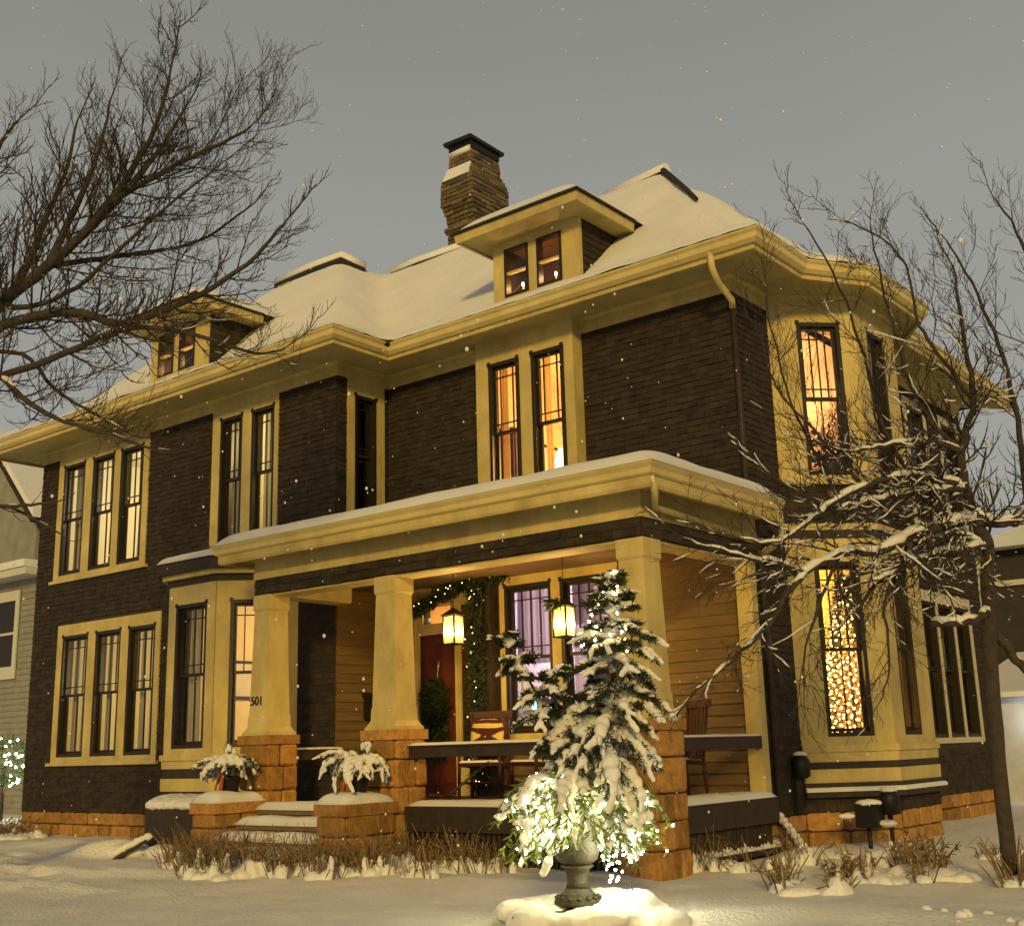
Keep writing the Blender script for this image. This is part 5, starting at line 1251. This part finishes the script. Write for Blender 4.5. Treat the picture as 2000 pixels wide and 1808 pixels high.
RT = {
 'trunk':[(3.0, -1.68, -.05), (3.02, -1.75, .3), (3.08, -1.93, 1.06), (3.17, -2.12, 1.86), (3.25, -2.21, 2.38), (3.3, -2.27, 2.73)],
 'stub':[(3.22, -2.18, 2.22), (3.18, -2.32, 2.15), (3.08, -2.53, 2.11), (2.96, -2.75, 2.1)],
 'droop':[(3.21, -2.15, 2.08), (3.29, -2.04, 1.94), (3.33, -1.97, 1.82), (3.44, -1.82, 1.61)],
 'a':[(3.3, -2.27, 2.73), (3.3, -2.47, 2.93), (3.31, -2.66, 3.15), (3.37, -2.82, 3.41), (3.53, -2.94, 3.77), (3.58, -3.17, 4.24), (3.61, -3.3, 4.73)],
 'b':[(3.3, -2.27, 2.73), (3.21, -2.72, 2.65), (3.09, -3.18, 2.55), (2.96, -3.51, 2.42), (2.85, -3.83, 2.33)],
 'c':[(3.3, -2.47, 2.93), (3.15, -2.95, 2.81), (3.05, -3.26, 2.72), (2.92, -3.59, 2.59), (2.77, -3.96, 2.53), (2.6, -4.3, 2.35), (2.42, -4.48, 2.03), (2.27, -4.67, 1.82), (2.13, -4.86, 1.65)],
 'c2':[(3.31, -2.66, 3.15), (3.12, -3.1, 3.2), (2.95, -3.5, 3.12), (2.75, -3.9, 2.95), (2.6, -4.2, 2.72), (2.5, -4.45, 2.6), (2.38, -4.72, 2.62)],
 'c3':[(3.3, -2.27, 2.73), (3.14, -2.7, 2.78), (3.0, -3.05, 2.62), (2.86, -3.4, 2.42), (2.74, -3.62, 2.2), (2.6, -3.8, 2.0)],
 'e2':[(3.37, -2.82, 3.41), (3.2, -3.2, 3.45), (3.05, -3.6, 3.36), (2.88, -3.9, 3.3), (2.72, -4.2, 3.36)],
 'd':[(2.6, -4.3, 2.35), (2.53, -4.39, 2.46), (2.44, -4.59, 2.47), (2.31, -4.85, 2.53), (2.17, -5.12, 2.6)],
 'e':[(3.31, -2.66, 3.15), (3.1, -3.07, 3.08), (2.92, -3.45, 3.0), (2.71, -3.73, 2.93), (2.53, -4.04, 3.03), (2.37, -4.34, 3.18)],
 'f':[(3.1, -3.07, 3.08), (3.03, -3.51, 3.47), (3.04, -3.79, 4.0), (3.02, -4.09, 4.49), (2.93, -4.43, 4.92)],
 'g':[(3.37, -2.82, 3.41), (3.14, -2.98, 3.75), (3.08, -3.15, 4.15), (3.07, -3.31, 4.63), (3.07, -3.48, 5.18)],
 'h':[(3.3, -2.47, 2.93), (3.41, -2.12, 2.92), (3.53, -1.79, 3.03), (3.74, -1.62, 3.46)],
 'i':[(3.53, -1.79, 3.03), (3.6, -2.05, 3.63), (3.63, -2.34, 4.22), (3.58, -2.65, 4.68), (3.46, -2.88, 5.13)],
 'j':[(2.71, -3.73, 2.93), (2.67, -4.01, 3.32), (2.63, -4.28, 3.67), (2.62, -4.44, 4.14), (2.69, -4.65, 4.58)],
 'k':[(3.74, -1.62, 3.46), (3.86, -1.86, 4.55), (3.84, -2.08, 5.23), (3.71, -2.31, 5.63)],
 'l':[(3.05, -3.26, 2.72), (2.89, -3.49, 2.2), (2.89, -3.5, 1.79), (2.78, -3.5, 1.5)],
 'm':[(2.77, -3.96, 2.53), (2.54, -4.1, 1.97), (2.5, -4.15, 1.61)],
 'n':[(3.53, -2.94, 3.77), (3.44, -3.37, 4.06), (3.36, -3.51, 4.33), (3.35, -3.66, 4.78), (3.1, -4.06, 5.01)],
 'o':[(2.92, -3.45, 3.0), (2.81, -3.88, 3.24), (2.71, -4.16, 3.48), (2.63, -4.43, 3.71), (2.58, -4.59, 4.11)],
}
def smooth_path(pts, sub=4, jit=.0):
    pts = [Vector(p) for p in pts]; res = []
    for i in range(len(pts)-1):
        p0, p1, p2, p3 = pts[max(0, i-1)], pts[i], pts[i+1], pts[min(len(pts)-1, i+2)]
        for k in range(sub):
            t = k/sub
            q = .5*((2*p1)+(p2-p0)*t+(2*p0-5*p1+4*p2-p3)*t*t+(3*p1-p0-3*p2+p3)*t*t*t)
            res.append(q+rdir()*jit)
    res.append(pts[-1]); return res
class Tree:
    def __init__(s, snow, up, wig): s.mb = MB(); s.sn = MB(); s.snow = snow; s.up = up; s.wig = wig; s.count = 0
    def snow_on(s, pts, r0, r1, prob):
        k = len(pts)
        run = []
        for i in range(k):
            d = (pts[min(i+1, k-1)]-pts[max(0, i-1)]); flat = 1-abs(d.normalized().z) if d.length > 1e-6 else 0
            if flat > .3 and random.random() < prob: run.append(i)
            else:
                s.flush(pts, run, r0, r1, k); run = []
        s.flush(pts, run, r0, r1, k)
    def flush(s, pts, run, r0, r1, k):
        if len(run) < 2: return
        rad = []
        for i in run:
            r = r0+(r1-r0)*i/(k-1); rad.append(max(.006, r*1.12)*rnd(.8, 1.3))
        rad[0] *= .5; rad[-1] *= .4
        s.sn.tube([pts[i]+Vector((0, 0, (r0+(r1-r0)*i/(k-1))*.75)) for i in run], 0, radii=rad, n=5)
    def limb(s, pts, r0, r1, n=7, snow=.6): s.mb.tube(pts, r0, r1, n=n); s.snow_on(pts, r0, r1, snow*s.snow)
    def twig(s, p, d, ln, r, lvl):
        s.count += 1
        n = 5 if lvl < 2 else (4 if lvl == 2 else 3); pts = [p.copy()]; st = ln/n; d = d.normalized()
        for i in range(n):
            d = (d+rdir()*s.wig+Vector((0, 0, s.up*(.22+.1*i)))).normalized(); p = p+d*st; pts.append(p.copy())
        s.mb.tube(pts, r, max(.0018, r*.45), n=4 if r > .006 else 3, cap=False)
        if s.snow and r > .0032: s.snow_on(pts, r, r*.5, .8*s.snow)
        if lvl <= 0 or ln < .07: return
        kids = {3: 6, 2: 5, 1: 3}[lvl] if lvl in (1, 2, 3) else 5
        for k in range(kids):
            t = (k+1+rnd(-.4, .4))/(kids+.6)*n; i = min(n-1, max(0, int(t))); q = pts[i].lerp(pts[i+1], t-i if 0 <= t-i <= 1 else .5)
            dd = (pts[i+1]-pts[i]).normalized(); side = rdir(); side = (side-dd*side.dot(dd)).normalized()
            s.twig(q, dd*rnd(.7, 1.1)+side*rnd(.5, .95), ln*rnd(.38, .62), r*.58, lvl-1)
    def dress(s, pts, r0, r1, every, ln, lvl, start=.2):
        k = len(pts); tot = sum((pts[i+1]-pts[i]).length for i in range(k-1)); acc = 0; nxt = tot*start
        for i in range(k-1):
            acc += (pts[i+1]-pts[i]).length
            while acc > nxt:
                nxt += every*rnd(.6, 1.4); f_ = i/(k-1); d = (pts[i+1]-pts[i]).normalized(); side = rdir(); side = (side-d*side.dot(d)).normalized()
                s.twig(pts[i], d*rnd(.5, 1)+side*rnd(.6, 1), ln*rnd(.6, 1.25)*(1.1-.5*f_), min(.012, max(.0038, (r0+(r1-r0)*f_)*.36)), lvl)
        s.twig(pts[-1], pts[-1]-pts[-2], ln*.7, r1*.9, lvl)
random.seed(21)
tl = Tree(.32, .42, .14)
TL_ = thing('bare_tree', 'tall bare tree reaching in from the left over dark eaves', 'tree', (-6.13, -6.53, 0))
mb = MB(); tp = smooth_path(LT['trunk'], 4, .01); mb.tube(tp, .24, .1, n=12); mb.build('trunk', X['bark'], TL_)
RL = {'A': (.075, .014), 'B': (.06, .012), 'C': (.03, .01), 'E': (.055, .01), 'F': (.04, .009), 'G': (.04, .01), 'H': (.03, .008), 'I': (.04, .01), 'J': (.03, .008), 'J2': (.02, .006), 'K': (.03, .008), 'Mx': (.06, .01), 'N': (.035, .008), 'O': (.025, .007)}
for k, (r0, r1) in RL.items():
    p = smooth_path(LT[k], 4, .008); tl.limb(p, r0, r1, 7, .95 if k in ('I', 'J', 'J2', 'N', 'O', 'B') else .35)
    if k in ('J', 'J2'): tl.dress(p, r0, r1, .5, .3, 0, .5)
    elif k in ('I', 'O', 'N'): tl.dress(p, r0, r1, .1, .56, 2, .3)
    elif k in ('A', 'E', 'F', 'G', 'H', 'K', 'Mx'): tl.dress(p, r0, r1, .1 if k in ('H', 'K') else .12, .74 if k not in ('E', 'F', 'G') else .62, 3 if k in ('A', 'H') else 2, .2)
    else: tl.dress(p, r0, r1, .085, .66, 2, .2)
tl.mb.build('branches', X['bark'], TL_); tl.sn.build('branch_snow', X['snow'], TL_, kind='stuff')
tr = Tree(.85, .30, .26)
TR_ = thing('bare_tree', 'gnarled bare tree with snow-lined branches before the side bay', 'tree', (3.0, -1.68, 0))
mb = MB(); tp = smooth_path(RT['trunk'], 4, .008); mb.tube(tp, .066, .055, n=12); mb.build('trunk', X['bark'], TR_)
RR = {'stub': (.04, .028), 'droop': (.04, .035), 'a': (.055, .008), 'b': (.035, .008), 'c': (.045, .009), 'c2': (.032, .007), 'c3': (.03, .006), 'e2': (.026, .006), 'd': (.022, .006), 'e': (.034, .008), 'f': (.02, .005), 'g': (.022, .005), 'h': (.045, .03), 'i': (.03, .006), 'j': (.014, .004), 'k': (.025, .006), 'l': (.016, .004), 'm': (.014, .004), 'n': (.018, .005), 'o': (.016, .004)}
for k, (r0, r1) in RR.items():
    p = smooth_path(RT[k], 5, .012); tr.limb(p, r0, r1, 7, 1.1 if k in ('stub', 'b', 'c', 'c2', 'c3', 'e2', 'd', 'e', 'h', 'droop') else .6)
    if k in ('stub', 'droop'): continue
    tr.up = -.12 if k in ('c', 'd', 'l', 'm', 'b', 'c3') else .3
    if k in ('f', 'g', 'i', 'j', 'k', 'n', 'o'): tr.dress(p, r0, r1, .13, .5, 2, .08)
    else: tr.dress(p, r0, r1, .085, .5, 2, .08)
tr.mb.build('branches', X['bark'], TR_); tr.sn.build('branch_snow', X['snow'], TR_, kind='stuff')
# ------------------------------------------------------------------ dry perennials poking out of the snow
def clump(cx, cy_, rx, ry, n, h, label, lean=.25, lumps=6, rz=0, thick=.006, leaf=False):
    t = thing('dry_plant_clump', label, 'dry plants', (cx, cy_, ground_z(cx, cy_)), 'dead plants in the snowy beds')
    mb = MB(); ca_, sa_ = math.cos(rz), math.sin(rz); bl_ = []
    subs = []
    for _ in range(max(3, int(n*1.7/13))):
        a_, r_ = rnd(0, 6.283), math.sqrt(random.random()); subs.append((rx*r_*math.cos(a_), ry*r_*math.sin(a_), rnd(.7, 1.15)))
        u_, v_ = subs[-1][:2]; x, y = cx+u_*ca_-v_*sa_, cy_+u_*sa_+v_*ca_
        if random.random() < .8: bl_.append(((x, y, ground_z(x, y)), (rnd(.07, .13), rnd(.06, .11), rnd(.06, .15)), rnd(0, 3)))
    for _ in range(int(n*1.7)):
        su, sv, sh = random.choice(subs); ou, ov = random.gauss(0, .05), random.gauss(0, .045); u_, v_ = su+ou, sv+ov
        x, y = cx+u_*ca_-v_*sa_, cy_+u_*sa_+v_*ca_; z = ground_z(x, y)-.02; hh = h*sh*rnd(.45, 1.1)
        fan = 4.5 if lean < .5 else 8
        dx, dy = (ou*ca_-ov*sa_)*fan+rnd(-.12, .12), (ou*sa_+ov*ca_)*fan+rnd(-.12, .12)
        pts = [Vector((x, y, z)), Vector((x+dx*hh*.5, y+dy*hh*.5, z+hh*.55)), Vector((x+dx*hh*1.3+rnd(-.02, .02), y+dy*hh*1.3+rnd(-.02, .02), z+hh))]
        if random.random() < .3: pts[2] = pts[2]+Vector((rnd(-.12, .12), rnd(-.12, .12), -rnd(.05, .16)))
        mb.tube(pts, thick*rnd(.7, 1.3), thick*.5, n=3, cap=False)
        if random.random() < .35: mb.tube([pts[1], pts[1].lerp(pts[2], .5)+Vector((rnd(-.05, .05), rnd(-.05, .05), .02)), pts[1]+Vector((rnd(-.12, .12), rnd(-.12, .12), rnd(.02, .14)))], thick*.6, thick*.3, n=3, cap=False)
        if leaf:
            for _k in range(2): d = rdir(); d.z = -abs(d.z)*.8; blade(mb, pts[1].lerp(pts[2], random.random()), d, rnd(.04, .1), rnd(.01, .022), rdir())
        if random.random() < .05: q = pts[0].lerp(pts[1], .5); bl_.append(((q.x, q.y, q.z), (rnd(.03, .05), rnd(.025, .04), rnd(.07, .14)), rnd(0, 3)))
    for _ in range(lumps):
        a_, r_ = rnd(0, 6.283), math.sqrt(random.random())*.9; u_, v_ = rx*r_*math.cos(a_), ry*r_*math.sin(a_); x, y = cx+u_*ca_-v_*sa_, cy_+u_*sa_+v_*ca_
        bl_.append(((x, y, ground_z(x, y)-.0), (rnd(.1, .2), rnd(.09, .17), rnd(.04, .09)), rnd(0, 3)))
    mb.build('stalks', X['stalk'], t, kind='stuff'); link('snow', blob_mesh('snow', bl_, .016, X['snow'], 4), t)
random.seed(5)
clump(-4.85, -3.62, .55, .42, 170, .43, 'dry stalk clump before the left step pier', lumps=10)
clump(-4.0, -4.05, .55, .38, 190, .44, 'dense dry stalk clump in front of the steps', lumps=12)
clump(-3.15, -3.75, .5, .36, 170, .43, 'dry stalk clump before the right step pier', lumps=10)
clump(-2.55, -3.35, .3, .3, 70, .45, 'thin dry stalks right of the steps', lumps=4)
clump(-2.45, -2.75, .42, .2, 110, .4, 'snow-filled dry clump along the porch skirt', lumps=9)
clump(-1.6, -2.75, .3, .2, 60, .34, 'low dry clump by the skirt behind the urn', lumps=6)
clump(-2.0, -3.4, .2, .12, 18, .26, 'few dry stems standing alone in the lawn snow', lumps=2)
clump(.42, -1.75, .32, .22, 34, .42, 'splayed bare twigs beside the right porch skirt', lean=1.0, lumps=2, thick=.005)
clump(.95, -1.45, .22, .16, 22, .38, 'small splayed twigs between porch skirt and drain', lean=1.0, lumps=1, thick=.005)
clump(1.85, -2.95, .32, .18, 30, .26, 'short snow-topped stubs nearest the camera on right', lumps=7, thick=.01)
clump(1.95, -2.05, .32, .25, 34, .32, 'wilted snow-capped perennials below the side bay', lumps=12, thick=.008, leaf=True)
clump(2.3, -1.5, .34, .25, 34, .34, 'wilted snowy perennials between bay and bare tree', lumps=12, thick=.008, leaf=True)
clump(1.75, -.75, .4, .3, 40, .3, 'leafy dry plants at the gas meter', lumps=10, thick=.007, leaf=True)
clump(2.35, .5, .3, .5, 40, .22, 'low dry stems along the side wall', lumps=4)
clump(3.02, -1.72, .1, .1, 14, .5, 'upright bare stems round the foot of the right tree', lean=.05, lumps=3, thick=.011)
clump(-12.4, -1.7, .75, .3, 80, .34, 'snowy shrub remains at the left house corner', lumps=20, leaf=True)
clump(-13.6, -1.9, .6, .4, 70, .36, 'leafy snowy shrub at far left by neighbour', lumps=16, leaf=True)
SK = thing('snow_clods', 'loose clods of snow at the bottom right corner', 'snow clods', (3.4, -4.4, .05))
for k in range(10):
    x, y = 3.5+rnd(-.5, .6), -4.05+rnd(-.3, .3); mb = MB(); r_ = rnd(.015, .04); mb.ball((x, y, ground_z(x, y)+r_*.1), (r_*1.2, r_, r_*.8), 8, 6); mb.v = [tuple(Vector(v)+rdir()*.006) for v in mb.v]; mb.build('clod', X['snow'], SK)
# stick half buried on the left lawn
SKS = thing('snowy_branch', 'snow-covered stick poking out of the left lawn', 'stick', (-7.1, -3.0, .1))
mb = MB(); mb.tube([(-7.3, -3.25, .02), (-7.1, -3.02, .2), (-7.02, -2.96, .26)], .03, .02, n=6); mb.build('wood', X['bark'], SKS)
link('snow', blob_mesh('snow', [((-7.3+.045*i, -3.2+.045*i, .12+.03*i), (.06, .05, .05), .7) for i in range(7)]+[((-7.5, -2.95, .1), (.35, .25, .12), 0), ((-6.9, -2.8, .1), (.3, .2, .1), 0)], .02, X['snow'], 3), SKS)

# ------------------------------------------------------------------ neighbours
X['nwall'] = mat('neighbour_clapboard', (.3, .29, .25), .8, (.22, .21, .18), 3)
X['ntrim'] = mat('neighbour_trim', (.55, .55, .46), .7)
NH = thing('neighbour_house', 'grey-green clapboard house beyond the left corner', 'house', (-24, 6, 0))
NP = Pl((0, 3.0), (1, 0), (0, -1))
mb = MB(); mb.box(-30, -20.5, 3.0, 12, 0, 5.6); nw = mb.build('wall', X['nwall'], NH)
clz = MB(); z = .2
while z < 5.5: NP.box(clz, -30, -20.5, .0, .025, z, z+.015); z += .14
clz.build('clapboards', X['nwall'], NH, kind='stuff')
for x in (-22.05, -26.2):
    mb = MB()
    for a_, b_, c_, e_ in cells(x-.65, x+.75, 3.2, 5.35, [(x-.5, x+.6, 3.5, 5.1)]): NP.box(mb, a_, b_, .03, .07, c_, e_)
    w_ = mb.build('window', X['ntrim'], NH); mb = MB(); NP.box(mb, x-.5, x+.6, .026, .032, 3.5, 5.1); mb.build('pane', X['sash'], w_)
    mb = MB(); NP.box(mb, x-.5, x+.6, .033, .06, 4.27, 4.33); mb.build('meeting_rail', X['ntrim'], w_)
mb = MB(); NP.box(mb, -30, -20.3, .0, .5, 5.6, 5.78); mb.build('eave', X['ntrim'], NH)
mb = MB(); mb.box(-30, -20.3, 2.45, 3.1, 5.781, 5.95); mb.build('eave_snow', X['snow'], NH)
mb = MB(); mb.add([(-29, 3.1, 5.78), (-21, 3.1, 5.78), (-21, 3.1, 7.2), (-23, 3.1, 9.3), (-29, 3.1, 9.3)], [(0, 1, 2, 3, 4)]); mb.add([(-21, 3.1, 5.78), (-21, 12, 5.78), (-21, 12, 7.2), (-21, 3.1, 7.2)], [(0, 1, 2, 3)]); mb.build('gable_wall', X['nwall'], NH)
mb = MB(); mb.hexa([(-23, 2.7, 9.3), (-20.6, 2.7, 6.9), (-20.6, 12, 6.9), (-23, 12, 9.3), (-23, 2.7, 9.55), (-20.4, 2.7, 7.0), (-20.4, 12, 7.0), (-23, 12, 9.55)]); mb.build('roof', X['roof'], NH)
mb = MB(); mb.hexa([(-23, 2.65, 9.551), (-20.4, 2.65, 7.001), (-20.4, 12, 7.001), (-23, 12, 9.551), (-23, 2.65, 9.75), (-20.4, 2.65, 7.2), (-20.4, 12, 7.2), (-23, 12, 9.75)]); mb.build('roof_snow', X['snow'], NH)
LB = thing('lit_shrub', 'small shrub covered in white lights at far left', 'shrub', (-17.9, 1.0, .1))
gm = MB(); pts = []
for _ in range(900):
    d = rdir(); q = Vector((-17.9, 1.0, 1.25))+Vector((d.x*.55, d.y*.55, d.z*.5))*rnd(.3, 1)**.5; blade(gm, q, d+rdir(), rnd(.08, .18), .02, rdir())
for _ in range(60): d = rdir(); pts.append(Vector((-17.9, 1.0, 1.25))+Vector((d.x*.55, d.y*.55, d.z*.5)))
gm.build('foliage', X['green'], LB, kind='stuff'); bulbs('bulbs', pts, .022, BULB_W, LB); mb = MB(); mb.tube([(-17.9, 1, 0), (-17.9, 1, 1.1)], .05, n=6); mb.build('trunk', X['bark'], LB)
NR = thing('neighbour_house', 'dark house with snowy porch roof beyond the right corner', 'house', (4, 20, 0))
X['nwall2'] = mat('dark_neighbour_wall', (.05, .047, .042), .85, (.035, .033, .03), 4)
mb = MB(); mb.box(-2.2, 12, 15, 24, 0, 5.2); mb.build('wall', X['nwall2'], NR)
NQ = Pl((0, 15), (1, 0), (0, -1))
mb = MB(); NQ.box(mb, -2.2, 12, .0, .06, 4.4, 4.52); mb.build('belt_board', X['ntrim'], NR)
mb = MB(); NQ.box(mb, -2.25, -2.05, .0, .07, 0, 5.15); mb.build('corner_board', X['ntrim'], NR)
for x in (-1.0, 2, 5):
    mb = MB(); NQ.box(mb, x, x+.9, .01, .05, 2.6, 4.1); w_ = mb.build('window', X['ntrim'], NR); mb = MB(); NQ.box(mb, x+.1, x+.8, .04, .06, 2.7, 4.0); mb.build('pane', X['sash'], w_)
mb = MB(); mb.hexa([(-2.6, 14.5, 5.2), (12.5, 14.5, 5.2), (12.5, 24.5, 5.2), (-2.6, 24.5, 5.2), (2.5, 19, 7.6), (8, 19, 7.6), (8, 20, 7.6), (2.5, 20, 7.6)]); mb.build('roof', X['snow'], NR)
GA = thing('garage', 'pale garage with snowy roof lit by a white lamp', 'garage', (0, 11, 0))
X['gwall'] = mat('pale_garage_paint', (.5, .5, .48), .6, (.4, .4, .39), 3)
mb = MB(); mb.box(-1.2, 4, 11, 14.5, -.1, 1.9); mb.build('wall', X['gwall'], GA)
mb = MB(); mb.hexa([(-1.5, 10.7, 1.9), (4.3, 10.7, 1.9), (4.3, 14.8, 2.8), (-1.5, 14.8, 2.8), (-1.5, 10.7, 2.0), (4.3, 10.7, 2.0), (4.3, 14.8, 2.95), (-1.5, 14.8, 2.95)]); mb.build('roof_snow', X['snow'], GA)
GQ = Pl((0, 11), (1, 0), (0, -1)); mb = MB(); GQ.box(mb, -.35, 2.3, .01, .04, 0, 1.7); gd = mb.build('garage_door', X['ntrim'], GA)
for k in range(4): mb = MB(); GQ.box(mb, -.3, 2.25, .04, .06, .05+k*.41, .42+k*.41); mb.build('panel', X['gwall'], gd)
mb = MB(); mb.ball((-.1, 10.85, 1.5), .06); mb.build('lamp_globe', emit('garage_lamp', (.95, .97, 1), 40), GA)
lamp('garage_light', (-.1, 10.6, 1.45), 9, (.9, .95, 1), .06)

# ------------------------------------------------------------------ falling snow
random.seed(11)
FL = MB()
for _ in range(850):
    d = rnd(5, 15); q = Vector((6.266, -12.089, 1.241))+fw*d+rt*(rnd(-.46, .46)*d)+up*(rnd(-.36, .42)*d)
    if q.z < .2 or q.y > -.3: continue
    r_ = rnd(.002, .0075)*(1.5 if random.random() < .12 else 1); FL.ball(q, (r_, r_, r_*1.25), 6, 4)
FL.build('snowfall', X['snow'], None, 'snowflakes falling through the air before the house', 'snowflakes', kind='stuff')

for o in list(COL.objects):
    if o.type == 'MESH' and o.parent and o.name.split('.')[0] == 'snow': o['kind'] = 'stuff'
